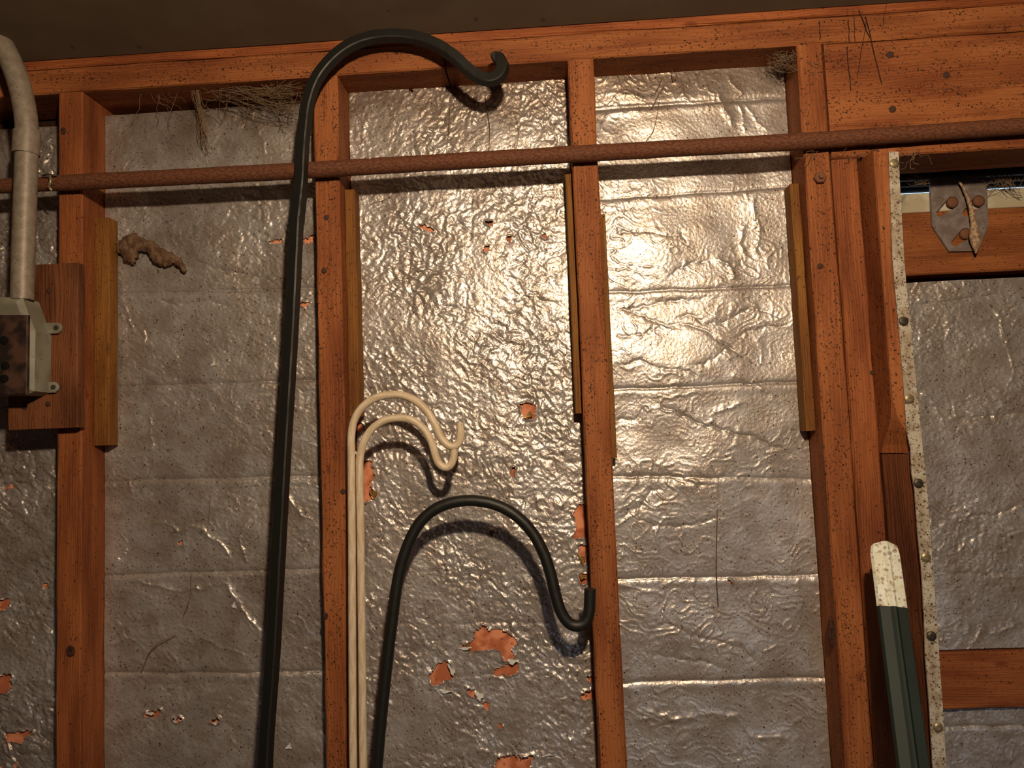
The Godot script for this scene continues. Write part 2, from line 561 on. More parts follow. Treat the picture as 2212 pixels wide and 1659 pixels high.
# ---------------------------------------------------------------- setting
func hanging_bulb(at: Vector3, energy: float, c: Color):
	var o = root("light_bulb", at)
	var st = []
	for k in 13:
		var a = PI * k / 12.0
		st.append(Vector2(0.03 * sin(a) * (1.0 if a < PI / 2 else 0.8 + 0.2 * sin(a)), -0.03 * cos(a) * (1.0 if a < PI / 2 else 1.25)))
	var glow = StandardMaterial3D.new()
	glow.albedo_color = Color(1, 0.95, 0.85)
	glow.emission_enabled = true
	glow.emission = c
	glow.emission_energy_multiplier = 6.0
	var glass = put("glass_bulb", turned(st), glow, o)
	glass.rotation.x = -PI / 2
	glass.position.y = 0.0
	var black = plain(Color(0.05, 0.05, 0.05), 0.5)
	var sock = put("socket", turned([Vector2(0.0, -0.0), Vector2(0.019, 0.0), Vector2(0.021, 0.02), Vector2(0.019, 0.05), Vector2(0.006, 0.06), Vector2(0, 0.06)]), black, o)
	sock.rotation.x = -PI / 2
	sock.position.y = 0.037
	rod("cord", black, PackedVector3Array([at + Vector3(0, 0.095, 0), at + Vector3(0, 0.2, 0), at + Vector3(0, 0.366, 0)]), 0.003, o, 8)
	tag(o, "bare glowing bulb hanging on a black cord from the sloping ceiling", "light bulb")
	var l = OmniLight3D.new()
	l.name = "bulb_light"
	l.light_color = c
	l.light_energy = energy
	l.light_size = 0.03
	l.omni_range = 12.0
	l.omni_attenuation = 2.0
	l.shadow_enabled = true
	l.position = at
	add_child(l)


func turned(prof: Array) -> ArrayMesh:
	# lathed about z, profile from low z to high z
	var p = prof.duplicate()
	p.reverse()
	var st = SurfaceTool.new()
	st.begin(Mesh.PRIMITIVE_TRIANGLES)
	st.set_smooth_group(1)
	var sides = 20
	for i in p.size() - 1:
		for k in sides:
			var a = Vector2.from_angle(TAU * k / sides)
			var b = Vector2.from_angle(TAU * (k + 1) / sides)
			quad(st, Vector3(a.x * p[i].x, a.y * p[i].x, p[i].y), Vector3(b.x * p[i].x, b.y * p[i].x, p[i].y), Vector3(b.x * p[i + 1].x, b.y * p[i + 1].x, p[i + 1].y), Vector3(a.x * p[i + 1].x, a.y * p[i + 1].x, p[i + 1].y))
	return finish(st)


func room():
	var floor_o = structure(block("floor", M.concrete, Vector3(-2.3, -0.1, -0.4), Vector3(2.3, 0.0, 4.1), null, 0.0))
	floor_o.set_meta("label", "grey concrete floor of the shed")
	# sheathing behind the studs: vertical boards, ending at the doorway
	var w = root("wall_front", Vector3(0, 0, -0.115))
	structure(w)
	w.set_meta("label", "old brown board sheathing behind the studs and foil")
	var x = -2.3
	var k = 0
	while x < 0.459:
		var x1 = minf(x + 0.185, 0.46)
		plank("sheathing_board", M.sheath, Vector3(x, 0.0, -0.115), Vector3(x1 - 0.003, 2.3, -0.0945), 200 + k, w)
		x = x1
		k += 1
	plank("sheathing_board", M.sheath, Vector3(0.46, 1.985, -0.115), Vector3(2.3, 2.3, -0.0945), 240, w)
	plank("sheathing_board", M.sheath, Vector3(1.55, 0.0, -0.115), Vector3(2.3, 1.98, -0.0945), 241, w)
	for side in [-1, 1]:
		var s = structure(block("wall_left" if side < 0 else "wall_right", M.sheath, Vector3(side * 2.3 if side > 0 else -2.38, 0.0, -0.4), Vector3(2.38 if side > 0 else -2.3, 3.4, 4.1), null, 0.0))
		s.set_meta("label", "brown board side wall of the shed, to the %s" % ("left" if side < 0 else "right"))
	# far wall with its window, behind the photographer
	var rear = root("wall_rear", Vector3(0, 0, 4.0))
	structure(rear)
	rear.set_meta("label", "brown board wall behind the photographer")
	block("board_panel", M.sheath, Vector3(-2.3, 0, 4.0), Vector3(0.5, 3.4, 4.08), rear, 0.0)
	block("board_panel", M.sheath, Vector3(2.1, 0, 4.0), Vector3(2.3, 3.4, 4.08), rear, 0.0)
	block("board_panel", M.sheath, Vector3(0.5, 0, 4.0), Vector3(2.1, 0.5, 4.08), rear, 0.0)
	block("board_panel", M.sheath, Vector3(0.5, 1.6, 4.0), Vector3(2.1, 3.4, 4.08), rear, 0.0)
	var win = root("window_1", Vector3(1.3, 0.5, 4.04))
	structure(win)
	win.set_meta("label", "white framed window behind the photographer letting in daylight")
	for q in [[0.5, 0.5, 0.55, 1.6], [2.05, 0.5, 2.1, 1.6], [0.55, 0.5, 2.05, 0.55], [0.55, 1.55, 2.05, 1.6], [1.28, 0.55, 1.32, 1.55]]:
		block("frame_bar", M.white_paint, Vector3(q[0], q[1], 4.015), Vector3(q[2], q[3], 4.065), win, 0.003)
	block("pane", M.glass, Vector3(0.55, 0.55, 4.038), Vector3(1.28, 1.55, 4.042), win, 0.0)
	block("pane", M.glass, Vector3(1.32, 0.55, 4.038), Vector3(2.05, 1.55, 4.042), win, 0.0)
	# the ceiling rises from the wall towards the room, its lower edge against the upper plate
	var slope = 0.2
	var y0 = 1.55 + 0.628
	var st = SurfaceTool.new()
	st.begin(Mesh.PRIMITIVE_TRIANGLES)
	st.set_smooth_group(-1)
	var a = [Vector3(-2.3, y0, 0.0008), Vector3(2.3, y0, 0.0008), Vector3(2.3, y0 + slope * 4.1, 4.1), Vector3(-2.3, y0 + slope * 4.1, 4.1)]
	var t = Vector3(0, 0.022, 0)
	quad(st, a[0], a[3], a[2], a[1])
	quad(st, a[0] + t, a[1] + t, a[2] + t, a[3] + t)
	quad(st, a[0], a[1], a[1] + t, a[0] + t)
	quad(st, a[1], a[2], a[2] + t, a[1] + t)
	quad(st, a[2], a[3], a[3] + t, a[2] + t)
	quad(st, a[3], a[0], a[0] + t, a[3] + t)
	var ce = structure(put("ceiling", finish(st), M.ceiling))
	ce.set_meta("label", "dark brown smooth ceiling board sloping up into the room")
	# roof over the plates
	var roof = structure(block("ceiling_edge", M.sheath, Vector3(-2.3, 2.222, -0.4), Vector3(2.3, 2.26, 0.06), null, 0.0))
	roof.name = "trim_1"
	roof.set_meta("label", "roof edge board over the wall plates")


func nails(o: Node3D, spots: Array, z := 0.0, mat: Material = null, r := 0.0042):
	for q in spots:
		var c = P(q[0], q[1], z)
		var prof = [Vector2(r, -0.0012), Vector2(r, 0.0006), Vector2(r * 0.75, 0.0014), Vector2(0.0, 0.0017)]
		put("nail_head", lathe_z(prof, 12), mat if mat else M.rust_head, o, c - o.position)


func knots(o: Node3D, spots: Array):
	for q in spots:
		var k = put("knot", lathe_z([Vector2(q[2], -0.001), Vector2(q[2] * 0.9, 0.0006), Vector2(q[2] * 0.45, 0.0011), Vector2(0.0, 0.0004)], 14), M.knot, o, P(q[0], q[1], 0.0) - o.position)
		k.scale = Vector3(1.0, q[3], 1.0)


func framing():
	var yb = 2.1227
	# the double plate
	var xj = P(961, 140, 0.0).x
	var lower = plank("top_plate", M.wood_plate, Vector3(-2.28, yb, -0.089), Vector3(xj - 0.0012, yb + 0.0405, 0.0), 31, null, 0.0008)
	tag(lower, "left length of the lower orange top plate, ending under the black hook's arch", "top plate", "top plates")
	var lower2 = plank("top_plate", M.wood_plate, Vector3(xj + 0.0012, yb, -0.089), Vector3(2.28, yb + 0.0405, 0.0005), 38, null, 0.0008)
	tag(lower2, "right length of the lower orange top plate, running over the header beam", "top plate", "top plates")
	var upper = plank("top_plate", M.wood_streaky, Vector3(-2.28, yb + 0.0425, -0.091), Vector3(2.28, yb + 0.083, -0.0015), 32, null, 0.0008)
	tag(upper, "upper of the two long orange top plates, just under the dark ceiling", "top plate", "top plates")
	# studs: left edge, width, material, seed, label, nail heads
	var rows = [
		[-1.162, 0.038, M.wood, 12, "orange stud at the far left behind the grey conduit", []],
		[-0.756, 0.0385, M.wood_clean, 13, "orange stud beside the grey conduit, with the wooden mounting board nailed over it", []],
		[-0.3505, 0.0382, M.wood, 14, "speckled orange stud right of the tall black hook, cream hooks at its lower side", [[705, 470], [700, 585], [741, 1062]]],
		[0.0425, 0.0385, M.wood, 15, "orange stud between the crumpled foil bay and the smoother bright foil bay", []],
		[0.3836, 0.0380, M.wood, 16, "full height orange stud at the left end of the header beam", [[1772, 575]]],
	]
	for q in rows:
		var o = root("stud", Vector3(q[0] + q[1] / 2, 0.0, -0.0445))
		plank("timber", q[2], Vector3(q[0], 0.0, -0.089), Vector3(q[0] + q[1], yb, 0.0), q[3], o, 0.0007)
		nails(o, q[5])
		if q[3] == 13:
			knots(o, [[152, 1407, 0.0075, 1.2], [137, 283, 0.005, 1.4]])
		if q[3] == 16:
			knots(o, [[1797, 1365, 0.005, 4.5]])
		if q[3] == 14:
			knots(o, [[703, 1331, 0.0045, 1.3]])
		tag(o, q[4], "stud", "studs")
	var tr = root("stud", Vector3(0.441, 0.0, -0.0445))
	plank("timber", M.wood_clean, Vector3(0.4232, 0.0, -0.089), Vector3(0.4608, 1.945, 0.0), 17, tr, 0.0007)
	nails(tr, [[1891, 788], [1883, 805]], 0.0, null, 0.003)
	tag(tr, "shorter orange stud under the header beam, nailed to the full height stud", "stud", "studs")
	var he = root("header_beam", Vector3(0.423, 1.947, -0.0445))
	plank("timber", M.wood, Vector3(0.4235, 1.9465, -0.089), Vector3(1.9, yb - 0.0008, -0.0005), 24, he, 0.0007)
	nails(he, [[1923, 118], [2044, 162], [1928, 236]], 0.0, null, 0.0052)
	tag(he, "deep orange header beam with three dark nail heads over the doorway", "beam")
	# strips nailed to the stud sides to hold the foil panels
	var bats = [
		[[-0.7170, -0.692], -0.030, [470, 962], 225, M.batten, "olive strip on the side of the stud beside the grey conduit"],
		[[-0.3118, -0.2955], -0.026, [410, 900], 750, M.batten, "olive strip on the right side of the speckled stud, above the cream hooks"],
		[[0.0315, 0.0420], -0.026, [372, 893], 1245, M.batten, "olive strip on the left side of the stud between the two bright foil bays"],
		[[0.0815, 0.0905], -0.030, [462, 990], 1310, M.batten, "olive strip on the right side of the stud between the two bright foil bays"],
		[[0.3690, 0.3826], -0.026, [395, 931], 1745, M.batten, "olive strip on the left side of the full height stud by the doorway"],
	]
	var k = 0
	for q in bats:
		var y1 = P(q[3], q[2][0], q[1]).y
		var y2 = P(q[3], q[2][1], q[1]).y
		var o = plank("batten", q[4], Vector3(q[0][0], y2, FOIL + 0.004), Vector3(q[0][1], y1, q[1]), 60 + k, null, 0.0003, 0.0012)
		tag(o, q[5], "batten", "battens")
		k += 1


# ---------------------------------------------------------------- insulation
func seg_dist(p: Vector2, a: Vector2, b: Vector2) -> float:
	return p.distance_to(Geometry2D.get_closest_point_to_segment(p, a, b))


# A sheet of foil between x0 and x1: creases, folds and crumples are geometry; torn places are holes with lifted edges.
func foil_panel(called: String, x0: float, x1: float, yt: float, zf: float, style: Dictionary, sd: int, label: String, y_low := 0.02):
	var o = root(called, Vector3((x0 + x1) / 2, y_low, zf - 0.012))
	var d = 0.0017
	var nx = int(ceil((x1 - x0) / d)) + 1
	var ys = PackedFloat32Array()
	var y = yt
	while y > 1.02 and y > y_low:
		ys.append(y)
		y -= d
	var fine_rows = ys.size()
	if y_low < 1.0:
		for k in 20:
			ys.append(lerpf(1.015, y_low, (k + 1) / 20.0))
	var ny = ys.size()
	var dx = (x1 - x0) / (nx - 1)
	var h = PackedFloat32Array()
	h.resize(nx * ny)
	var big = noise(sd, 5.0, FastNoiseLite.TYPE_SIMPLEX_SMOOTH, 2)
	var wob = noise(sd + 1, 14.0, FastNoiseLite.TYPE_SIMPLEX_SMOOTH, 2)
	var n1 = noise(sd + 2, 1.0)
	var n2 = noise(sd + 3, 1.0)
	var n3 = noise(sd + 4, 1.0)
	var mask = noise(sd + 6, 6.0, FastNoiseLite.TYPE_SIMPLEX_SMOOTH, 2)
	var dirt = noise(sd + 7, 7.0, FastNoiseLite.TYPE_SIMPLEX_SMOOTH, 4)
	var cell = noise(sd + 8, 1.0, FastNoiseLite.TYPE_CELLULAR)
	cell.cellular_return_type = FastNoiseLite.RETURN_DISTANCE
	cell.cellular_jitter = 1.0
	cell.cellular_distance_function = FastNoiseLite.DISTANCE_MANHATTAN
	var crack = noise(sd + 10, 1.0, FastNoiseLite.TYPE_CELLULAR)
	crack.cellular_return_type = FastNoiseLite.RETURN_DISTANCE2_SUB
	crack.cellular_jitter = 1.0
	var cr: float = style.get("crumple", 0.0)
	var fo: float = style.get("folds", 0.0)
	var gr: float = style.get("grain", 0.0)
	var cs: float = style.get("cell", 55.0)
	var full: float = style.get("cover", 0.0)
	var seams = []
	for q in style.get("seams", []):
		var a = P(q[0], q[1], zf)
		var b = P(q[2], q[3], zf)
		seams.append([a.x, a.y, (b.y - a.y) / maxf(b.x - a.x, 0.01), q[4]])
	for j in ny:
		var yy = ys[j]
		for i in nx:
			var xx = x0 + dx * i
			var wx = wob.get_noise_2d(xx, yy)
			var wy = wob.get_noise_2d(xx + 7.3, yy + 3.1)
			var v = 0.003 * big.get_noise_2d(xx, yy)
			if cr > 0.0:
				# crumple: sharp facets of several sizes
				var m = clampf(0.62 + full + 0.9 * mask.get_noise_2d(xx, yy), 0.12, 1.25)
				var qx = xx + wx * 0.010
				var qy = yy + wy * 0.010
				var f1 = cell.get_noise_2d(qx * cs, qy * cs)
				var f2 = cell.get_noise_2d((qx * 0.8 - qy * 0.6) * cs * 2.0 + 31.0, (qx * 0.6 + qy * 0.8) * cs * 2.0)
				var f3 = cell.get_noise_2d((qx * 0.5 + qy * 0.87) * cs * 4.0 + 77.0, (qy * 0.5 - qx * 0.87) * cs * 4.0)
				var f4 = absf(n1.get_noise_2d(qx * 30.0, qy * 30.0))
				v += cr * m * (0.0020 * f1 + 0.0012 * f2 * (0.5 + 1.4 * f4) + 0.0004 * f3 + 0.0012 * f4 - 0.0011 * exp(-(crack.get_noise_2d((xx + wx * 0.016) * 40.0, (yy + wy * 0.016) * 40.0) + 1.0) * 11.0))
			if fo > 0.0:
				# long sideways folds, gathered near the studs and below the middle
				var m2 = clampf(0.25 + 1.6 * mask.get_noise_2d(xx * 0.8 + 3.0, yy * 1.3) + (style.low * smoothstep(1.62, 1.40, yy)) + style.left * smoothstep(x0 + 0.16, x0 + 0.02, xx), 0.0, 1.2)
				var r1 = 1.0 - absf(n1.get_noise_2d(xx * 3.4 + wx * 0.5, yy * 22.0 + wy * 1.2)) * 2.6
				var r2 = 1.0 - absf(n2.get_noise_2d(xx * 9.0 + wx * 0.7 + 9.0, yy * 54.0 + wy * 1.5)) * 2.4
				v += fo * m2 * (0.0020 * pow(maxf(r1, 0.0), 3.0) + 0.0010 * pow(maxf(r2, 0.0), 3.0))
			if gr > 0.0:
				v += gr * (0.00028 * n3.get_noise_2d(xx * 120.0, yy * 150.0) + 0.0006 * n2.get_noise_2d(xx * 22.0, yy * 34.0) - 0.0004 * absf(n1.get_noise_2d(xx * 70.0, yy * 80.0)))
			for s in seams:
				var dyy = yy - (s[1] + (xx - s[0]) * s[2] + wx * 0.0022)
				if absf(dyy) < 0.018:
					v += s[3] * (-0.0014 * exp(-absf(dyy) / 0.0026) + 0.0004 * smoothstep(0.003, -0.003, dyy) * smoothstep(0.018, 0.006, absf(dyy)))
			h[j * nx + i] = v
	var relief: float = style.get("relief", 1.0)
	for q in style.get("creases", []):
		# [amplitude mm, width mm, points...]; negative cuts in, positive stands out
		var pts = []
		for k in range(2, q.size() - 1, 2):
			var w = P(q[k], q[k + 1], zf)
			pts.append(Vector2(w.x, w.y))
		var wd = q[1] * 0.0013
		var lo = pts[0]
		var hi = pts[0]
		var along = [0.0]
		for k in pts.size():
			lo = lo.min(pts[k])
			hi = hi.max(pts[k])
			if k:
				along.append(along[k - 1] + pts[k].distance_to(pts[k - 1]))
		var i0 = clampi(int((lo.x - 5 * wd - x0) / dx), 0, nx - 1)
		var i1 = clampi(int((hi.x + 5 * wd - x0) / dx), 0, nx - 1)
		var j0 = clampi(int((yt - hi.y - 5 * wd) / d), 0, fine_rows - 1)
		var j1 = clampi(int((yt - lo.y + 5 * wd) / d), 0, fine_rows - 1)
		for j in range(j0, j1 + 1):
			for i in range(i0, i1 + 1):
				var p = Vector2(x0 + dx * i, ys[j])
				var w = p + Vector2(0.004 * wob.get_noise_2d(p.x * 3.0 + 4.0, p.y * 3.0), 0.004 * wob.get_noise_2d(p.x * 3.0, p.y * 3.0))
				var best = 9.0
				var t = 0.0
				for k in pts.size() - 1:
					var near = Geometry2D.get_closest_point_to_segment(w, pts[k], pts[k + 1])
					var dd = w.distance_to(near)
					if dd < best:
						best = dd
						t = (along[k] + near.distance_to(pts[k])) / along[-1]
				if best < 4.5 * wd:
					var taper = smoothstep(0.0, 0.2, t) * smoothstep(1.0, 0.8, t) * (0.85 + 0.5 * wob.get_noise_2d(t * 0.6 + q[2], 1.0))
					h[j * nx + i] += q[0] * 0.001 * relief * taper * (exp(-best / wd) - 0.011)
	# torn places
	var gone = PackedByteArray()
	gone.resize(nx * ny)
	for q in style.get("tears", []):
		var poly = PackedVector2Array()
		for k in range(0, q.size() - 1, 2):
			var w = P(q[k], q[k + 1], zf)
			poly.append(Vector2(w.x, w.y))
		var lo = poly[0]
		var hi = poly[0]
		for w in poly:
			lo = lo.min(w)
			hi = hi.max(w)
		for j in range(clampi(int((yt - hi.y) / d) - 3, 0, fine_rows - 1), clampi(int((yt - lo.y) / d) + 4, 0, fine_rows - 1)):
			for i in range(clampi(int((lo.x - x0) / dx) - 3, 0, nx - 1), clampi(int((hi.x - x0) / dx) + 4, 0, nx - 1)):
				var p = Vector2(x0 + dx * i, ys[j])
				p += Vector2(n1.get_noise_2d(p.x * 150, p.y * 150), n2.get_noise_2d(p.x * 150, p.y * 150)) * 0.0022
				if Geometry2D.is_point_in_polygon(p, poly):
					gone[j * nx + i] = 1
	if style.has("tears"):
		for j in range(3, fine_rows - 3):
			for i in range(3, nx - 3):
				if gone[j * nx + i]:
					continue
				var near = 9.0
				for b in range(-2, 3):
					for a in range(-2, 3):
						if gone[(j + b) * nx + i + a]:
							near = minf(near, sqrt(a * a + b * b))
				if near < 3.0:
					var lift = maxf(0.0, n3.get_noise_2d((x0 + dx * i) * 45.0, ys[j] * 45.0) + 0.12)
					h[j * nx + i] += (3.2 - near) * 0.0022 * lift
	# mesh
	var vs = PackedVector3Array()
	var ns = PackedVector3Array()
	var uv = PackedVector2Array()
	var cl = PackedColorArray()
	vs.resize(nx * ny)
	ns.resize(nx * ny)
	uv.resize(nx * ny)
	cl.resize(nx * ny)
	var sharp: float = style.get("sharp", 1.0)
	var grime: Color = style.get("grime", Color(0.42, 0.31, 0.22))
	var amount: float = style.get("dirt", 0.5)
	for j in ny:
		for i in nx:
			var k = j * nx + i
			vs[k] = Vector3(x0 + dx * i - o.position.x, ys[j] - o.position.y, h[k] + zf - o.position.z)
			var l = h[k - 1] if i > 0 else h[k]
			var r = h[k + 1] if i < nx - 1 else h[k]
			var u = h[k - nx] if j > 0 else h[k]
			var b = h[k + nx] if j < ny - 1 else h[k]
			var gx = (r - l) / (dx * (2.0 if i > 0 and i < nx - 1 else 1.0))
			var gy = (u - b) / maxf(ys[maxi(j - 1, 0)] - ys[mini(j + 1, ny - 1)], 0.0001)
			ns[k] = Vector3(-gx * sharp, -gy * sharp, 1.0).normalized()
			uv[k] = Vector2(x0 + dx * i, -ys[j]) / 0.37 + Vector2(sd * 0.137, sd * 0.071)
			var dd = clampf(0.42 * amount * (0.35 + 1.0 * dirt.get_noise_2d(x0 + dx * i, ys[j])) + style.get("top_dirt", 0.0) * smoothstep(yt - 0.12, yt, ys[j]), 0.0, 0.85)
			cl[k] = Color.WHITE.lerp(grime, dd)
	var idx = PackedInt32Array()
	for j in ny - 1:
		for i in nx - 1:
			var k = j * nx + i
			if gone[k] or gone[k + 1] or gone[k + nx] or gone[k + nx + 1]:
				continue
			idx.append_array([k, k + 1, k + nx + 1, k, k + nx + 1, k + nx])
	var arr = []
	arr.resize(Mesh.ARRAY_MAX)
	arr[Mesh.ARRAY_VERTEX] = vs
	arr[Mesh.ARRAY_NORMAL] = ns
	arr[Mesh.ARRAY_TEX_UV] = uv
	arr[Mesh.ARRAY_COLOR] = cl
	arr[Mesh.ARRAY_INDEX] = idx
	var am = ArrayMesh.new()
	am.add_surface_from_arrays(Mesh.PRIMITIVE_TRIANGLES, arr)
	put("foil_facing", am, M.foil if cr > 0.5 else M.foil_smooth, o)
	block("foam_core", M.foam, Vector3(x0, y_low, zf - 0.027), Vector3(x1, yt - 0.003, zf - 0.0055), o, 0.001)
	tag(o, label, "insulation panel", "foil faced insulation panels")
	return o


# Small curled pieces of facing paper standing off beside the torn places.
func flaps(panel: Node3D, rows: Array, sd: int):
	var r = RandomNumberGenerator.new()
	r.seed = sd
	for q in rows:
		var st = SurfaceTool.new()
		st.begin(Mesh.PRIMITIVE_TRIANGLES)
		st.set_smooth_group(1)
		var w = q[2] * 0.00036
		var hh = q[3] * 0.00036
		var turn = r.randf_range(-0.5, 0.5)
		var curl = r.randf_range(0.5, 1.1)
		var g = []
		for b in 6:
			var row = []
			for a in 6:
				var u = a / 2.5 - 1.0
				var v = b / 2.5 - 1.0
				var edge = 1.0 - 0.35 * r.randf() * maxf(absf(u), absf(v))
				var disc = Vector2(u * sqrt(1.0 - v * v * 0.5), v * sqrt(1.0 - u * u * 0.5)) * edge
				disc *= 0.95 + 0.4 * sin(disc.angle() * 3.0 + q[0]) * disc.length()
				var p = Vector2(disc.x * w, disc.y * hh).rotated(turn)
				row.append(Vector3(p.x, p.y, 0.0008 + curl * 0.3 * w * pow((u + 1.0) * 0.5, 2.0) + r.randf() * 0.0005))
			g.append(row)
		for b in 5:
			for a in 5:
				quad(st, g[b][a], g[b + 1][a], g[b + 1][a + 1], g[b][a + 1])
				var t = Vector3(0, 0, -0.0003)
				quad(st, g[b][a] + t, g[b][a + 1] + t, g[b + 1][a + 1] + t, g[b + 1][a] + t)
		put("torn_flap", finish(st), M.flap_gold if q[4] else M.flap_white, panel, P(q[0], q[1], FOIL + 0.002) - panel.position)


func insulation():
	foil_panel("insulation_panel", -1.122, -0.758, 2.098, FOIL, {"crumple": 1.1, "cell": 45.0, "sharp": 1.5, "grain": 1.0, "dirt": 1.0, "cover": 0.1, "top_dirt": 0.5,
		"seams": [[0, 1330, 118, 1326, 0.5]],
		"tears": [[0, 1460, 26, 1455, 24, 1485, 10, 1496, 0, 1490], [8, 1585, 40, 1582, 70, 1580, 40, 1606, 15, 1600], [0, 1300, 18, 1292, 14, 1312, 0, 1316], [90, 1262, 98, 1262, 98, 1272, 90, 1270]]},
		5, "dull crumpled foil panel at the far left, behind the grey conduit")
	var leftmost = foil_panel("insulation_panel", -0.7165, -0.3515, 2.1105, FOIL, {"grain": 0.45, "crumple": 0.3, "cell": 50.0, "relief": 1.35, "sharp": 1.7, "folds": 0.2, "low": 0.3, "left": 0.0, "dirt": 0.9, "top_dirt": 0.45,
		"seams": [[240, 248, 650, 222, 0.5], [230, 380, 650, 322, 0.4], [240, 636, 685, 622, 1.3], [240, 836, 685, 822, 1.5], [235, 1040, 692, 1028, 1.5], [233, 1243, 692, 1229, 1.9], [230, 1455, 695, 1452, 1.8]],
		"creases": [
			[1.3, 2.4, 290, 1146, 340, 1128, 360, 1129, 385, 1150, 420, 1136, 455, 1160, 480, 1178, 500, 1205, 505, 1225],
			[1.0, 2.0, 510, 1135, 535, 1128, 520, 1150, 518, 1180, 530, 1208, 545, 1222],
			[1.2, 2.6, 280, 1250, 320, 1262, 380, 1278, 440, 1270, 490, 1258, 515, 1290],
			[1.3, 2.8, 470, 1245, 492, 1262, 510, 1300, 530, 1325, 550, 1352, 575, 1390],
			[0.9, 2.0, 262, 1140, 270, 1165, 276, 1176], [1.0, 2.0, 236, 1230, 262, 1200, 275, 1176],
			[0.9, 1.8, 278, 1030, 285, 1070], [1.0, 1.8, 259, 640, 272, 670, 285, 705, 290, 716], [1.0, 1.8, 296, 700, 310, 720, 308, 750],
			[0.9, 1.8, 313, 880, 325, 890, 328, 970, 300, 985, 260, 1000], [-0.8, 2.0, 400, 560, 470, 580, 560, 600, 620, 608],
			[0.8, 2.4, 560, 1020, 590, 1040, 660, 1120, 690, 1130], [0.8, 2.0, 640, 1150, 690, 1132], [0.9, 2.0, 230, 1390, 280, 1380, 300, 1388],
			[-0.9, 2.0, 330, 640, 380, 660, 450, 650, 520, 668], [0.7, 2.6, 540, 240, 570, 310, 575, 340], [0.7, 2.0, 420, 1370, 480, 1400, 545, 1420]],
		"tears": [[312, 1541, 346, 1535, 338, 1549, 316, 1550], [375, 1555, 392, 1550, 384, 1561], [456, 1557, 474, 1552, 468, 1565], [655, 520, 678, 508, 677, 521, 662, 524], [385, 1170, 393, 1168, 392, 1176], [646, 655, 668, 652, 660, 664], [575, 522, 605, 518, 606, 523]]},
		7, "greyish foil panel with straight sideways seams, behind the tall black hook")
	flaps(leftmost, [[326, 1541, 20, 8, 0], [380, 1558, 10, 8, 0], [466, 1562, 12, 8, 0], [626, 1612, 16, 14, 0], [507, 1308, 12, 16, 0], [463, 786, 14, 12, 0]], 8)
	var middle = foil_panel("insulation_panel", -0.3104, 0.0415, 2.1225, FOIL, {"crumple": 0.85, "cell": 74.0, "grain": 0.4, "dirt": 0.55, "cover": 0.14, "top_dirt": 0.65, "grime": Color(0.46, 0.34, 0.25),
		"seams": [[790, 942, 940, 935, 0.3], [760, 1140, 1250, 1130, 0.3], [790, 1350, 1270, 1345, 0.4], [790, 1462, 1280, 1458, 0.3], [840, 540, 1050, 528, 0.4]],
		"creases": [[1.6, 2.6, 820, 1310, 870, 1290, 900, 1285], [1.4, 2.6, 1010, 1605, 1050, 1625, 1090, 1645], [1.3, 2.0, 828, 750, 840, 790, 862, 820, 866, 845], [1.1, 2.0, 985, 700, 1000, 760, 1020, 800],
			[1.2, 2.2, 1060, 640, 1075, 660, 1078, 700], [-1.4, 2.0, 975, 745, 990, 700], [1.4, 2.0, 1105, 985, 1130, 980, 1148, 1000, 1146, 1030, 1125, 1043, 1108, 1025], [1.6, 2.2, 928, 620, 935, 600, 955, 592, 965, 600, 962, 618, 945, 632, 930, 625],
			[1.3, 2.0, 820, 960, 835, 1010, 850, 1060]],
		"tears": [
			[1000, 1398, 1022, 1384, 1028, 1366, 1048, 1350, 1052, 1362, 1080, 1360, 1100, 1372, 1119, 1388, 1110, 1397, 1098, 1398, 1109, 1418, 1092, 1429, 1080, 1404, 1040, 1402, 1020, 1406],
			[928, 1462, 945, 1436, 966, 1429, 972, 1440, 984, 1460, 960, 1470, 936, 1478], [1066, 1452, 1085, 1442, 1118, 1436, 1119, 1450, 1100, 1458, 1068, 1458],
			[1125, 876, 1140, 869, 1154, 876, 1156, 890, 1152, 905, 1130, 902, 1128, 890], [785, 998, 800, 995, 807, 1030, 800, 1050, 810, 1075, 790, 1085, 784, 1050],
			[1240, 1110, 1250, 1090, 1266, 1092, 1268, 1160, 1240, 1162, 1245, 1140], [1252, 1180, 1266, 1180, 1268, 1215, 1256, 1218], [1252, 1240, 1268, 1238, 1269, 1258, 1256, 1258],
			[903, 484, 920, 488, 938, 497, 934, 500, 910, 492], [1104, 1012, 1110, 1012, 1110, 1028, 1104, 1026], [1046, 534, 1054, 534, 1058, 542, 1048, 543], [1050, 482, 1066, 480, 1062, 488], [1172, 503, 1180, 504, 1178, 514, 1173, 514], [1096, 516, 1104, 512, 1100, 524],
			[1074, 1640, 1095, 1633, 1130, 1636, 1150, 1632, 1142, 1659, 1130, 1672, 1085, 1675, 1070, 1660], [1257, 1500, 1282, 1490, 1283, 1510, 1260, 1510], [1270, 1460, 1283, 1458, 1283, 1474, 1272, 1472], [1012, 1492, 1024, 1492, 1024, 1502, 1014, 1500], [1044, 1520, 1056, 1520, 1054, 1534, 1046, 1530], [1057, 1148, 1066, 1150, 1060, 1160], [1078, 1564, 1086, 1566, 1082, 1574],
			[770, 918, 780, 912, 785, 930, 772, 934], [884, 190, 890, 190, 889, 200]]},
		9, "finely crumpled bright foil panel with torn orange patches, behind the cream hooks")
	flaps(middle, [[1106, 1428, 26, 16, 0], [976, 1448, 12, 30, 0], [962, 1492, 36, 10, 0], [1036, 1503, 22, 18, 0], [1006, 1400, 34, 8, 0], [1142, 897, 24, 12, 1], [806, 1068, 18, 24, 1], [1258, 1208, 14, 24, 1], [1258, 1246, 16, 12, 1], [772, 980, 10, 14, 0], [1185, 1630, 34, 5, 0], [1010, 1398, 20, 14, 1]], 5)
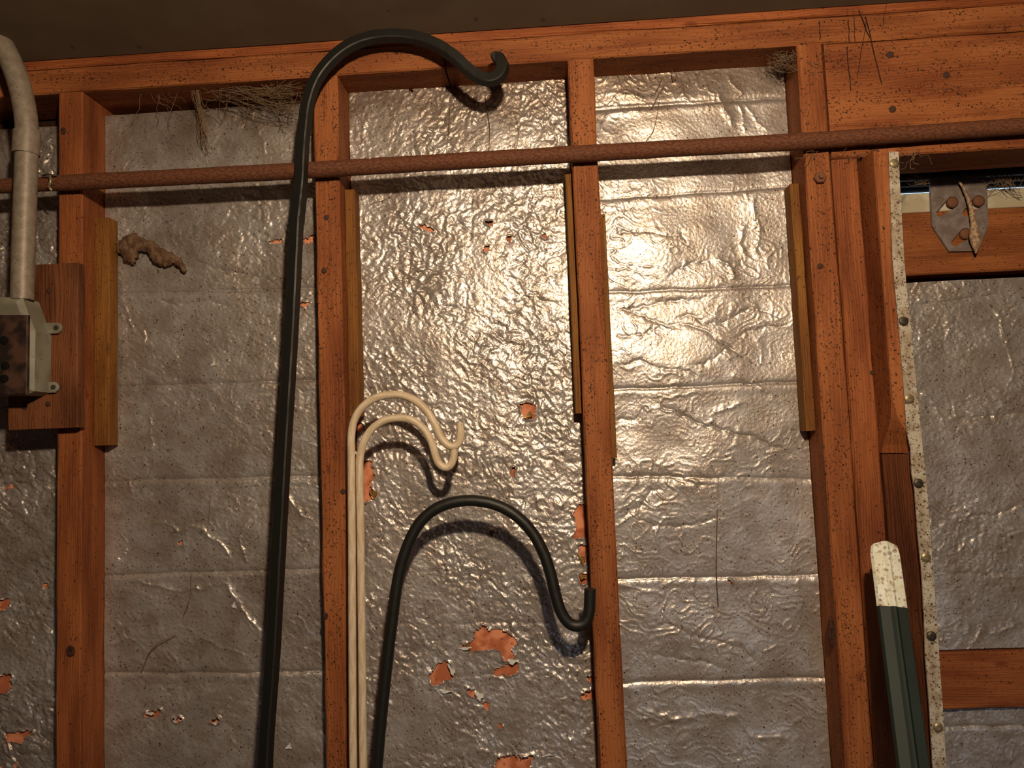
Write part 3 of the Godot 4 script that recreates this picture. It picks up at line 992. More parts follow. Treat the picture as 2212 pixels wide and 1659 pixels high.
	foil_panel("insulation_panel", 0.0820, 0.3822, 2.1225, FOIL, {"grain": 0.22, "relief": 0.95, "sharp": 1.5, "folds": 0.3, "low": 0.5, "left": 0.5, "dirt": 0.45, "top_dirt": 0.65, "grime": Color(0.5, 0.38, 0.28),
		"seams": [[1300, 432, 1700, 405, 1.0], [1300, 236, 1540, 222, 1.2], [1600, 212, 1700, 207, 0.7], [1316, 632, 1706, 618, 1.1], [1325, 842, 1725, 826, 1.3], [1330, 1030, 1752, 1035, 1.0], [1338, 1251, 1768, 1243, 1.4], [1354, 1476, 1774, 1464, 1.5]],
		"creases": [
			[-1.8, 2.6, 1395, 866, 1440, 880, 1500, 912, 1560, 928, 1625, 945, 1680, 968, 1740, 995], [-1.4, 2.4, 1330, 905, 1375, 905, 1400, 870], [1.2, 2.6, 1525, 895, 1560, 885, 1610, 868],
			[-1.2, 2.4, 1440, 605, 1460, 585, 1500, 566, 1540, 560], [1.8, 3.4, 1540, 562, 1570, 568, 1585, 590, 1590, 614], [1.2, 2.4, 1605, 480, 1600, 520, 1612, 560], [1.2, 2.0, 1625, 420, 1632, 480, 1630, 500],
			[1.2, 2.2, 1640, 460, 1640, 520, 1630, 555], [-1.0, 2.0, 1310, 515, 1350, 500, 1400, 500, 1450, 508, 1470, 502, 1490, 540], [-1.2, 2.0, 1318, 672, 1360, 670, 1400, 660, 1460, 650, 1510, 646, 1535, 630],
			[-1.3, 2.0, 1320, 670, 1360, 672, 1420, 696, 1440, 705, 1480, 700, 1520, 712, 1560, 740, 1610, 770, 1640, 790], [-1.2, 2.0, 1440, 702, 1480, 680, 1500, 684, 1520, 700, 1560, 698, 1600, 676, 1635, 664, 1665, 680, 1710, 684],
			[-1.1, 2.0, 1325, 730, 1360, 728, 1420, 710, 1440, 704], [-1.1, 2.0, 1580, 734, 1610, 718, 1660, 706, 1710, 704], [-1.1, 2.0, 1325, 795, 1380, 780, 1430, 800, 1480, 800, 1530, 820, 1560, 823],
			[-1.0, 2.0, 1480, 788, 1520, 788, 1545, 770, 1570, 755, 1600, 750], [1.0, 2.0, 1400, 812, 1440, 805, 1480, 812], [1.0, 2.2, 1560, 805, 1600, 815, 1660, 850, 1690, 880],
			[1.7, 3.2, 1545, 190, 1560, 230, 1575, 255, 1585, 280], [1.3, 2.6, 1590, 220, 1605, 250, 1610, 290], [0.9, 2.0, 1605, 215, 1640, 270, 1660, 290], [1.0, 2.0, 1465, 175, 1480, 215, 1490, 218], [1.0, 2.0, 1570, 160, 1590, 195, 1605, 208],
			[1.2, 3.0, 1300, 198, 1350, 203, 1400, 215], [1.0, 2.2, 1320, 190, 1360, 175, 1400, 178], [1.3, 3.0, 1300, 248, 1350, 243, 1395, 236],
			[-1.2, 2.4, 1330, 1030, 1400, 1028, 1450, 1030, 1510, 1050, 1560, 1045], [-1.3, 2.4, 1335, 1120, 1380, 1095, 1405, 1060, 1440, 1052], [-1.2, 2.2, 1370, 1120, 1410, 1135, 1460, 1140, 1520, 1128, 1560, 1110],
			[1.6, 3.2, 1355, 1522, 1400, 1540, 1470, 1552, 1530, 1540, 1580, 1548, 1612, 1538], [1.4, 3.0, 1365, 1552, 1420, 1555, 1480, 1552], [1.4, 2.8, 1545, 1558, 1590, 1550, 1620, 1590, 1660, 1595, 1720, 1592],
			[-1.1, 2.2, 1385, 1340, 1400, 1345, 1450, 1350, 1500, 1375, 1550, 1385, 1600, 1400, 1630, 1425, 1665, 1448], [-1.0, 2.0, 1380, 1410, 1450, 1420, 1520, 1430, 1600, 1460]],
		"tears": [[1572, 1252, 1580, 1252, 1578, 1262]]},
		13, "smoother bright foil panel with long diagonal creases, left of the doorway studs")


# ---------------------------------------------------------------- pipe, conduit, box
func pipe_and_box():
	var pp = root("rusty_pipe", P(118, 396, 0.015))
	var r = 0.0122
	var pts = []
	for q in [[118, 396], [400, 382], [642, 369], [960, 350], [1280, 331], [1500, 318.5], [1710, 307], [1960, 290], [2240, 271]]:
		pts.append(P(q[0], q[1], 0.0145))
	pts.append(pts[-1] + Vector3(0.6, 0.0, 0))
	rod("tube", M.rust, smooth_path(pts, 0.02), r, pp, 20, false, 0.0006)
	tag(pp, "long rusty brown pipe running across the studs under the top plates", "pipe")
	var p2 = rod("rusty_pipe", M.rust, smooth_path([Vector3(-2.29, P(-120, 413, 0.013).y + 0.004, 0.013), P(-120, 413, 0.013), P(0, 402.5, 0.013), P(116, 396.5, 0.013)], 0.02), 0.0112, null, 18, false, 0.0004)
	tag(p2, "short end of dark rusty pipe at the far left, passing behind the grey conduit", "pipe")
	# tie wire round the joint
	var wire = root("tie_wire", P(108, 382, 0.03))
	rod("strand", M.screw_dark, smooth_path([P(92, 379, 0.028), P(105, 377, 0.032), P(122, 379, 0.028)], 0.004), 0.0016, wire, 8)
	rod("strand", M.screw, smooth_path([P(108, 380, 0.031), P(109, 392, 0.034), P(106, 404, 0.031), P(112, 411, 0.028)], 0.004), 0.0022, wire, 8)
	tag(wire, "twist of wire tied round the rusty pipe beside the grey conduit", "wire")
	# old bolt through the full height stud under the pipe
	var b = put("bolt", lathe_z([Vector2(0.009, -0.003), Vector2(0.009, 0.003), Vector2(0.0075, 0.0045), Vector2(0.004, 0.005), Vector2(0.0035, 0.009), Vector2(0.0, 0.0095)], 6), M.rust_bolt, null, P(1771, 384, 0.003))
	tag(b, "rusty bolt head on the full height stud, in the shadow under the pipe", "bolt")
	# mounting board for the switch box
	var mb = root("mounting_board", P(92, 925, 0.02))
	plank("timber", M.wood_board, Vector3(P(18, 750, 0.021).x, P(92, 926, 0.021).y, 0.0008), Vector3(P(167, 750, 0.021).x, P(92, 571, 0.021).y, 0.021), 37, mb, 0.0006)
	nails(mb, [[106, 628], [104, 873], [54, 880]], 0.0215)
	tag(mb, "dark stained wooden board behind the grey switch box, nailed to the stud", "board")
	# switch box: a cast body with a stained front cover, a hub and two lugs
	var z0 = 0.0215
	var z1 = 0.068
	var bx = root("junction_box", P(40, 850, z0))
	var body = [[-60, 856], [92, 856], [107, 848], [109, 722], [96, 690], [82, 652], [14, 650], [-60, 650]]
	# the body is drawn at the wall face; its front face is the cover's
	var poly = PackedVector2Array()
	for q in body:
		var w = P(q[0], q[1], z0 + 0.002)
		poly.append(Vector2(w.x - bx.position.x, w.y - bx.position.y))
	put("box_body", slab_mesh(poly, 0.0, z1 - z0 - 0.004, 0.007), M.box_grey, bx)
	var cov = [P(-60, 853, z1), P(57, 853, z1), P(59, 680, z1), P(-60, 680, z1)]
	var cp = PackedVector2Array()
	for w in cov:
		cp.append(Vector2(w.x - bx.position.x, w.y - bx.position.y))
	var cv = put("front_cover", slab_mesh(cp, z1 - z0 - 0.006, z1 - z0, 0.0015), M.cover, bx)
	cv.set_meta("label", "dark stained front cover")
	for q in [[10, 735], [12, 790], [10, 818]]:
		put("cover_screw", lathe_z([Vector2(0.006, -0.001), Vector2(0.006, 0.002), Vector2(0.0, 0.003)], 10), M.steel_dark, cv, P(q[0], q[1], z1) - bx.position)
	for q in [[104, 710, 133, 708], [102, 838, 127, 833]]:
		var a = P(q[0], q[1], z0 + 0.005)
		var c = P(q[2], q[3], z0 + 0.005)
		var ear = PackedVector2Array([Vector2(-0.008, -0.008), Vector2(c.x - a.x - 0.006, -0.0075), Vector2(c.x - a.x - 0.0015, -0.004), Vector2(c.x - a.x, 0.0), Vector2(c.x - a.x - 0.0015, 0.005), Vector2(c.x - a.x - 0.006, 0.0085), Vector2(-0.008, 0.009)])
		var lug = put("mounting_lug", slab_mesh(ear, -0.003, 0.001, 0.001), M.box_grey, bx, a - bx.position)
		put("lug_screw", lathe_z([Vector2(0.0034, 0.0), Vector2(0.0034, 0.0016), Vector2(0.0, 0.0024)], 10), M.screw_dark, lug, Vector3(c.x - a.x - 0.0075, 0.0008, 0.001))
	tag(bx, "grey metal switch box with a dark stained cover at the foot of the conduit", "switch box")
	# conduit
	var zc = 0.046
	var cd = root("conduit", P(50, 652, zc))
	var cpts = smooth_path([P(48, 648, zc), P(50, 560, zc), P(53.5, 450, zc), P(57, 350, zc), P(58, 290, zc), P(54, 240, zc), P(42, 185, zc), P(24, 135, zc), P(2, 92, zc), P(-28, 52, zc), P(-70, 20, zc), P(-130, 0, zc), P(-300, -45, zc), Vector3(-1.5, 2.178, zc), Vector3(-2.29, 2.182, zc)], 0.008)
	rod("tube", M.conduit, cpts, 0.0158, cd, 24)
	rod("coupling", M.conduit, PackedVector3Array([P(55.5, 334, zc), P(56, 325, zc), P(57, 305, zc), P(57.5, 286, zc)]), 0.0186, cd, 24)
	tag(cd, "dusty grey metal conduit bending to the left above the switch box", "conduit")


# ---------------------------------------------------------------- doorway and sliding door
func doorway():
	# trim board standing proud of the shorter stud; split away at its lower end
	var zf = 0.05
	# each ring: height, where the front face begins, its depth, and the depth of the left arris
	var ja = root("jamb_board", Vector3(0.478, 1.513, 0.0))
	put("timber", jamb([[0.0, 0.0135, 0.047, 0.007], [0.012, 0.0105, 0.048, 0.012], [0.024, 0.004, 0.049, 0.022], [0.036, -0.003, zf, 0.033], [0.05, -0.010, zf, 0.043], [0.07, -0.0145, zf, zf - 0.002], [0.12, -0.0153, zf, zf - 0.0015], [0.25, -0.0153, zf, zf - 0.0015], [0.34, -0.0153, zf, zf - 0.0015], [0.426, -0.0153, zf, zf - 0.0015]], 71), M.wood, ja)
	tag(ja, "speckled orange board standing proud beside the doorway, above the splintered joint", "board")
	var lo = root("jamb_board", Vector3(0.478, 0.0, 0.0))
	var rows = []
	for k in 31:
		rows.append([1.5118 * k / 30.0, 0.0125, 0.0475, 0.0075])
	put("timber", jamb(rows, 77), M.wood_split, lo)
	tag(lo, "weathered brown board with a split face beside the doorway, behind the green fence post", "board")
	# painted metal strip on the edge of the opening
	var ms = root("metal_strip", Vector3(0.487, 0.0, zf + 0.002))
	var left = PackedVector2Array()
	var right = PackedVector2Array()
	for q in [[1920, 328, 1941], [1922, 400, 1944], [1925, 470, 1948], [1928, 560, 1953], [1933, 620, 1958], [1941, 700, 1967], [1946, 760, 1972], [1953, 850, 1981], [1958, 930, 1990], [1967, 970, 1993], [1969, 1020, 1999], [1976, 1060, 2003], [1983, 1160, 2010], [1990, 1230, 2015], [1996, 1330, 2023], [1999, 1420, 2029], [2007, 1520, 2036], [2015, 1659, 2044], [2024, 1800, 2052]]:
		var a = P(q[0], q[1], zf + 0.003)
		var b = P(q[2], q[1], zf + 0.003)
		left.append(Vector2(a.x - ms.position.x, a.y))
		right.append(Vector2(b.x - ms.position.x, b.y))
	left.append(Vector2(left[-1].x, 0.0))
	right.append(Vector2(right[-1].x, 0.0))
	right.reverse()
	left.append_array(right)
	put("strip", slab_mesh(left, -0.0012, 0.0014), M.white_strip, ms)
	var k = 0
	for q in [[1932, 353], [1952, 694], [1964, 862], [1984, 1044], [2000, 1204], [2012, 1374], [2026, 1571]]:
		put("screw_head", lathe_z([Vector2(0.0066, 0.0), Vector2(0.0062, 0.0014), Vector2(0.004, 0.0026), Vector2(0.0022, 0.0028), Vector2(0.0018, 0.0012), Vector2(0.0, 0.0012)], 14), M.screw if k % 2 == 0 else M.screw_dark, ms, P(q[0], q[1], zf + 0.0034) - ms.position)
		k += 1
	tag(ms, "narrow white painted metal strip with round screws along the doorway edge", "strip")
	# sliding door hanging outside the wall
	var zd = -0.135
	var do = root("door_1", Vector3(1.1, 0.03, zd - 0.02))
	structure(do)
	do.set_meta("label", "foil lined wooden sliding door seen through the doorway at the right")
	var ytop = P(1960, 417, zd).y
	var y460 = P(1960, 461, zd - 0.004).y
	var yrail = P(1980, 594, zd).y
	var m1 = P(2035, 1410, zd).y
	var m2 = P(2040, 1533, zd).y
	plank("top_rail", M.rail, Vector3(0.5, yrail, zd - 0.035), Vector3(1.65, y460, zd), 81, do, 0.0005)
	block("painted_edge", M.white_paint, Vector3(0.5, y460 + 0.0006, zd - 0.035), Vector3(1.65, ytop, zd - 0.003), do, 0.001)
	plank("middle_rail", M.wood_clean, Vector3(0.5, m2, zd - 0.035), Vector3(1.65, m1, zd), 83, do, 0.0006)
	plank("bottom_rail", M.wood_clean, Vector3(0.5, 0.03, zd - 0.035), Vector3(1.65, 0.12, zd), 84, do, 0.0006)
	block("back_board", M.sheath, Vector3(0.5, 0.03, zd - 0.056), Vector3(1.65, ytop - 0.001, zd - 0.0355), do, 0.0)
	# its hanger plate with three slotted bolt holes
	hanger(do, zd + 0.005)
	# foil on the door, above and below the middle rail
	var fz = zd - 0.010
	foil_panel("insulation_panel", 0.502, 0.90, yrail - 0.010, fz, {"grain": 0.4, "crumple": 0.28, "cell": 80.0, "sharp": 1.6, "relief": 1.2, "folds": 0.35, "low": 0.2, "left": 0.1, "dirt": 0.55, "grime": Color(0.55, 0.43, 0.31),
		"seams": [[1970, 662, 2212, 628, 0.9], [1985, 880, 2212, 895, 0.4]],
		"creases": [[-1.3, 2.2, 2060, 905, 2100, 902, 2150, 895, 2200, 900], [-1.3, 2.2, 2080, 1120, 2110, 1115, 2150, 1112, 2190, 1095, 2212, 1085], [1.2, 2.4, 2060, 1130, 2080, 1122, 2110, 1095], [0.9, 1.8, 2150, 650, 2170, 720, 2190, 800, 2170, 850], [-1.0, 2.0, 2040, 1240, 2100, 1238, 2212, 1240],
			[1.3, 2.6, 2140, 1250, 2160, 1245, 2212, 1250], [1.4, 2.6, 2100, 1400, 2120, 1360, 2150, 1370, 2212, 1340], [0.8, 2.0, 1985, 860, 2010, 850, 2030, 900]]},
		17, "foil panel on the sliding door, between its top rail and middle rail", m1 + 0.001)
	foil_panel("insulation_panel", 0.502, 0.90, m2 - 0.001, fz, {"grain": 0.4, "crumple": 0.25, "cell": 80.0, "sharp": 1.6, "folds": 0.3, "low": 0.0, "left": 0.0, "dirt": 0.6, "seams": [[2045, 1572, 2212, 1568, 1.2]]},
		19, "foil panel on the sliding door, below its middle rail", 0.121)
	# the track that the door hangs from, outside above the gap
	var yt = P(1960, 404, -0.135).y
	var tr = root("door_track", Vector3(1.1, yt, -0.15))
	for q in [[-0.112, 0.005, 0.032], [-0.14, 0.004, 0.012], [-0.165, 0.002, 0.075]]:
		block("track_lip", M.steel_dark, Vector3(0.4, yt + q[1], q[0] - 0.012), Vector3(1.75, yt + q[1] + q[2], q[0]), tr, 0.003)
	tag(tr, "dark steel door track in the shade under the header beam", "door track")


func jamb(rows: Array, sd: int) -> ArrayMesh:
	var st = SurfaceTool.new()
	st.begin(Mesh.PRIMITIVE_TRIANGLES)
	st.set_smooth_group(-1)
	var nz = noise(sd, 9.0, FastNoiseLite.TYPE_SIMPLEX_SMOOTH, 3)
	var rings = []
	for q in rows:
		var e = 0.0016 * nz.get_noise_2d(q[0], 2.0)
		rings.append([Vector3(-0.0166, q[0], -0.08), Vector3(0.0155, q[0], -0.08), Vector3(0.0155, q[0], q[2]), Vector3(q[1] + e, q[0], q[2]), Vector3(-0.0166, q[0], q[3] + e)])
	var us = [0.0, 0.2, 1.0, 1.12, 1.36, 1.95]
	for i in rows.size() - 1:
		for k in 5:
			var k2 = (k + 1) % 5
			var v0 = rows[i][0] / 1.28
			var v1 = rows[i + 1][0] / 1.28
			quad(st, rings[i][k], rings[i + 1][k], rings[i + 1][k2], rings[i][k2], Vector2(us[k], v0), Vector2(us[k], v1), Vector2(us[k + 1], v1), Vector2(us[k + 1], v0))
	for e in 2:
		var ring = rings[rows.size() - 1 if e else 0]
		for k in range(1, 4):
			for q in ([ring[0], ring[k], ring[k + 1]] if e else [ring[0], ring[k + 1], ring[k]]):
				st.set_uv(Vector2(q.x, q.z) * 6.0)
				st.add_vertex(q)
	return finish(st)


func keyhole(a: Vector2, ra: float, b: Vector2, rb: float) -> PackedVector2Array:
	var out = PackedVector2Array()
	var dir = (b - a).angle()
	for k in 15:
		var t = dir + PI / 2 + PI * k / 14.0
		out.append(a + Vector2.from_angle(t) * ra)
	for k in 11:
		var t = dir - PI / 2 + PI * k / 10.0
		out.append(b + Vector2.from_angle(t) * rb)
	return out


func hanger(do: Node3D, z: float):
	var org = P(2070, 470, z)
	var loc = func(px, py): 
		var w = P(px, py, z)
		return Vector2(w.x - org.x, w.y - org.y)
	var c = CSGCombiner3D.new()
	c.name = "hanger_plate"
	do.add_child(c)
	c.position = org - do.position
	var plate = CSGPolygon3D.new()
	plate.name = "plate_outline"
	var poly = PackedVector2Array()
	for q in [[2009, 380], [2132, 374], [2135, 486], [2114, 539], [2100, 542], [2051, 543], [2014, 488]]:
		poly.append(loc.call(q[0], q[1]))
	plate.polygon = poly
	plate.depth = 0.005
	plate.material = M.galvanised
	c.add_child(plate)
	for q in [[2058, 437, 2030, 461], [2115, 434, 2086, 461], [2086, 505, 2062, 525]]:
		var cut = CSGPolygon3D.new()
		cut.name = numbered("slot_cut", c)
		cut.polygon = keyhole(loc.call(q[0], q[1]), 0.0095, loc.call(q[2], q[3]), 0.0052)
		cut.depth = 0.02
		cut.position.z = 0.006
		cut.operation = CSGShape3D.OPERATION_SUBTRACTION
		cut.material = M.galvanised
		c.add_child(cut)
	c.set_meta("label", "grey metal hanger plate with three slanted bolt slots")
	var bolt = [Vector2(0.0088, -0.004), Vector2(0.0088, 0.0002), Vector2(0.0075, 0.0018), Vector2(0.0045, 0.003), Vector2(0.0, 0.0034)]
	for q in [[2058, 437], [2115, 434], [2086, 505]]:
		put("hanger_bolt", lathe_z(bolt, 18), M.rust_bolt, do, P(q[0], q[1], z) - do.position)


# ---------------------------------------------------------------- hooks and post
func hooks():
	# tall square black crook; two lengths joined under the pipe
	var z = 0.037
	var tall = root("shepherd_hook", P(572, 1659, 0.06))
	var up = [Vector3(-0.43, 0.01, 0.14), P(572, 1680, 0.062), P(590, 1400, 0.055), P(612, 1000, 0.05), P(630, 700, 0.046), P(641, 470, 0.043)]
	rod("lower_bar", M.iron, smooth_path(up, 0.02), 0.0082, tall, 8, true, 0.0002, 0.25)
	rod("ferrule", M.iron, smooth_path([P(640, 482, z), P(643, 455, z), P(646, 425, z)], 0.01), 0.0092, tall, 8, true, 0.0004, 0.25)
	var crook = [P(645, 440, z), P(650, 390, z), P(653, 330, z), P(658, 270, z), P(665, 222, z), P(683, 172, z), P(715, 130, z), P(755, 99, z), P(800, 82, z), P(850, 77, z), P(900, 82, z), P(945, 99, z), P(980, 122, z), P(1008, 148, z), P(1030, 164, z), P(1052, 172, z), P(1070, 169, z), P(1082, 158, z), P(1086, 143, z), P(1082, 131, z - 0.002), P(1073, 127, z - 0.004), P(1066, 131, z - 0.004)]
	rod("crook", M.iron, smooth_path(crook, 0.006), func(t): return 0.0078 if t < 0.9 else lerpf(0.0078, 0.0088, (t - 0.9) * 10.0), tall, 8, true, 0.0002, 0.25)
	tag(tall, "tall black square bar hook with a curled tip, reaching up to the top plates", "shepherd hook", "garden hooks")
	# two cream hooks
	var zc = 0.030
	var a = [[778, 2500], [769, 1900], [763, 1659], [761, 1400], [760, 1150], [759, 990], [759, 940], [765, 908], [782, 880], [808, 861], [840, 853], [870, 854], [898, 866], [922, 888], [940, 918], [952, 944], [965, 960], [979, 965], [990, 958], [995, 942], [995, 928], [993, 913]]
	var b = [[801, 2500], [792, 1900], [785, 1659], [782, 1400], [779, 1150], [777, 1020], [778, 985], [788, 950], [806, 924], [832, 908], [862, 903], [890, 908], [914, 925], [930, 950], [939, 978], [947, 1000], [960, 1010], [972, 1006], [979, 992], [981, 975], [982, 957]]
	var two = [["thicker cream white hook with the higher arch, beside the speckled stud", a, 0.0056, zc + 0.006], ["thinner cream white hook with the lower arch, nested under the taller cream hook", b, 0.0056, zc + 0.004]]
	for q in two:
		var pts = []
		for w in q[1]:
			var p = P(w[0], w[1], q[3])
			if p.y < 0.03:
				continue
			pts.append(p)
		var foot: Vector3 = pts[0]
		pts.push_front(Vector3(foot.x, 0.005, foot.z + 0.01))
		var o = rod("shepherd_hook", M.cream, smooth_path(pts, 0.006), q[2], null, 16)
		tag(o, q[0], "shepherd hook", "garden hooks")
	# round black hook
	var zb = 0.030
	var c = [[790, 2100], [800, 1850], [814, 1659], [830, 1490], [850, 1320], [862, 1240], [880, 1180], [905, 1132], [940, 1100], [985, 1084], [1030, 1082], [1075, 1092], [1115, 1114], [1148, 1148], [1172, 1190], [1188, 1235], [1200, 1285], [1212, 1322], [1228, 1345], [1246, 1352], [1263, 1345], [1272, 1325], [1274, 1300], [1275, 1272]]
	var pts = []
	for w in c:
		pts.append(P(w[0], w[1], zb))
	pts.push_front(Vector3(pts[0].x + 0.02, 0.005, zb + 0.1))
	var hk = rod("shepherd_hook", M.iron, smooth_path(pts, 0.006), 0.0082, null, 18, false, 0.0002)
	tag(hk, "shorter round black hook whose wide arch ends against the stud beside the torn foil", "shepherd hook", "garden hooks")
	# steel fence post, white at its tip
	var top = P(1909, 1172, 0.09)
	var low = P(1973, 1659, 0.2)
	var dir = (top - low).normalized()
	var foot = low - dir * (low.y / dir.y)
	var post = root("fence_post", foot)
	var split = P(1928, 1317, 0.115)
	var s = (split - foot).length()
	var L = (top - foot).length()
	var green = tee(0.0, s)
	var white = tee(s, L)
	var side = (Vector3(1, 0, 0) - dir * dir.x).normalized()
	var bas = Basis(side, dir, side.cross(dir))
	var g = put("green_length", green, M.post_green, post)
	g.basis = bas
	g.set_meta("label", "dark green painted length")
	var w = put("white_tip", white, M.post_white, post)
	w.basis = bas
	w.set_meta("label", "white painted tip spotted with rust")
	tag(post, "dark green steel fence post with a rusty white tip, leaning beside the doorway", "fence post")


# T-shaped post: a shallow-ridged face towards the room and a web behind it.
func tee(y0: float, y1: float) -> ArrayMesh:
	var prof = [Vector2(-0.0185, 0.000), Vector2(-0.016, 0.0035), Vector2(-0.004, 0.0048), Vector2(-0.001, 0.0072), Vector2(0.002, 0.0072), Vector2(0.005, 0.0048), Vector2(0.0165, 0.0035), Vector2(0.0185, 0.000), Vector2(0.0165, -0.002), Vector2(0.003, -0.003), Vector2(0.002, -0.03), Vector2(-0.002, -0.03), Vector2(-0.003, -0.003), Vector2(-0.016, -0.002)]
	var st = SurfaceTool.new()
	st.begin(Mesh.PRIMITIVE_TRIANGLES)
	st.set_smooth_group(-1)
	var n = prof.size()
	var is_tip = y1 - y0 < 0.4
	var rows = 12
	var rings = []
	for i in rows + 1:
		var t = float(i) / rows
		var yy = lerpf(y0, y1, t)
		var ring = []
		for k in n:
			var q: Vector2 = prof[k]
			var drop = 0.0
			var squeeze = 1.0
			if is_tip:
				drop = -0.006 * pow(absf(q.x) / 0.0185, 3.0) * smoothstep(0.7, 1.0, t)
				squeeze = 1.0 - 0.1 * smoothstep(0.85, 1.0, t)
			ring.append(Vector3(q.x * squeeze, yy + drop, q.y))
		rings.append(ring)
	for i in rows:
		for k in n:
			var k2 = (k + 1) % n
			quad(st, rings[i][k], rings[i + 1][k], rings[i + 1][k2], rings[i][k2])
	for e in 2:
		var ring = rings[rows if e else 0]
		var flat = PackedVector2Array()
		for q in prof:
			flat.append(q)
		var t = Geometry2D.triangulate_polygon(flat)
		for k in range(0, t.size(), 3):
			var tri = [t[k], t[k + 1], t[k + 2]]
			var area = (flat[t[k + 1]] - flat[t[k]]).cross(flat[t[k + 2]] - flat[t[k]])
			if (area > 0) == (e == 1):
				pass
			else:
				tri.reverse()
			for q in tri:
				st.add_vertex(ring[q])
	return finish(st)


# ---------------------------------------------------------------- cobwebs and dust
func strands(called: String, lines: Array, label: String, r := 0.00034, mat: Material = null):
	var st = SurfaceTool.new()
	st.begin(Mesh.PRIMITIVE_TRIANGLES)
	var org: Vector3 = lines[0][0]
	for l in lines:
		var path = smooth_path(l, 0.01)
		if path.size() < 3:
			continue
		var m = rod_mesh(path, r * rng.randf_range(0.6, 1.5), 5, false, 0, 0.0)
		st.append_from(m, 0, Transform3D(Basis(), path[0] - org))
	var o = put(called, st.commit(), mat if mat else M.web, null, org)
	tag(o, label, "cobweb")
	return o


func droop(a: Vector3, b: Vector3, sag: float, kinks := 3, jit := 0.004) -> Array:
	var out = [a]
	for k in kinks:
		var t = (k + 1.0) / (kinks + 1.0)
		out.append(a.lerp(b, t) + Vector3(rng.randf_range(-1, 1) * jit, -sag * 4.0 * t * (1.0 - t) + rng.randf_range(-1, 1) * jit, rng.randf_range(-1, 1) * jit))
	out.append(b)
	return out


func clump(called: String, px: Array, z: float, thick: float, mat: Material, sd: int) -> MeshInstance3D:
	var poly = PackedVector2Array()
	for q in px:
		var w = P(q[0], q[1], z)
		poly.append(Vector2(w.x, w.y))
	var lo = poly[0]
	var hi = poly[0]
	for w in poly:
		lo = lo.min(w)
		hi = hi.max(w)
	var d = 0.0016
	var nx = int((hi.x - lo.x) / d) + 7
	var ny = int((hi.y - lo.y) / d) + 7
	var nz = noise(sd, 120.0, FastNoiseLite.TYPE_SIMPLEX_SMOOTH, 3)
	var field = {}
	var st = SurfaceTool.new()
	st.begin(Mesh.PRIMITIVE_TRIANGLES)
	st.set_smooth_group(1)
	var hh = PackedFloat32Array()
	hh.resize(nx * ny)
	for j in ny:
		for i in nx:
			var p = lo + Vector2(i - 3, j - 3) * d
			var pp = p + Vector2(nz.get_noise_2d(p.x, p.y), nz.get_noise_2d(p.x + 5, p.y)) * 0.003
			if Geometry2D.is_point_in_polygon(pp, poly):
				var near = 1.0
				for k in poly.size():
					near = minf(near, seg_dist(pp, poly[k], poly[(k + 1) % poly.size()]))
				hh[j * nx + i] = thick * (0.15 + sqrt(clampf(near / 0.008, 0, 1))) * (0.85 + 0.4 * nz.get_noise_2d((p.x + 2) * 0.45, (p.y + 2) * 0.45))
			else:
				hh[j * nx + i] = -1.0
	for j in ny - 1:
		for i in nx - 1:
			var ks = [j * nx + i, (j + 1) * nx + i, (j + 1) * nx + i + 1, j * nx + i + 1]
			if hh[ks[0]] < 0 or hh[ks[1]] < 0 or hh[ks[2]] < 0 or hh[ks[3]] < 0:
				continue
			var f = []
			var b = []
			for k in ks:
				var x = (k % nx - 3) * d
				var y = (k / nx - 3) * d
				f.append(Vector3(x, y, hh[k]))
				b.append(Vector3(x, y, 0.0))
			quad(st, f[0], f[1], f[2], f[3])
			quad(st, b[0], b[3], b[2], b[1])
			var nb = [[i - 1, j, 0, 1], [i, j + 1, 1, 2], [i + 1, j, 2, 3], [i, j - 1, 3, 0]]
			for q in nb:
				var open = q[0] < 0 or q[1] < 0 or q[0] >= nx - 1 or q[1] >= ny - 1
				if not open:
					var k = q[1] * nx + q[0]
					open = hh[k] < 0 or hh[k + 1] < 0 or hh[k + nx] < 0 or hh[k + nx + 1] < 0
				if open:
					quad(st, b[q[2]], b[q[3]], f[q[3]], f[q[2]])
	return put(called, finish(st), mat, null, Vector3(lo.x, lo.y, z))


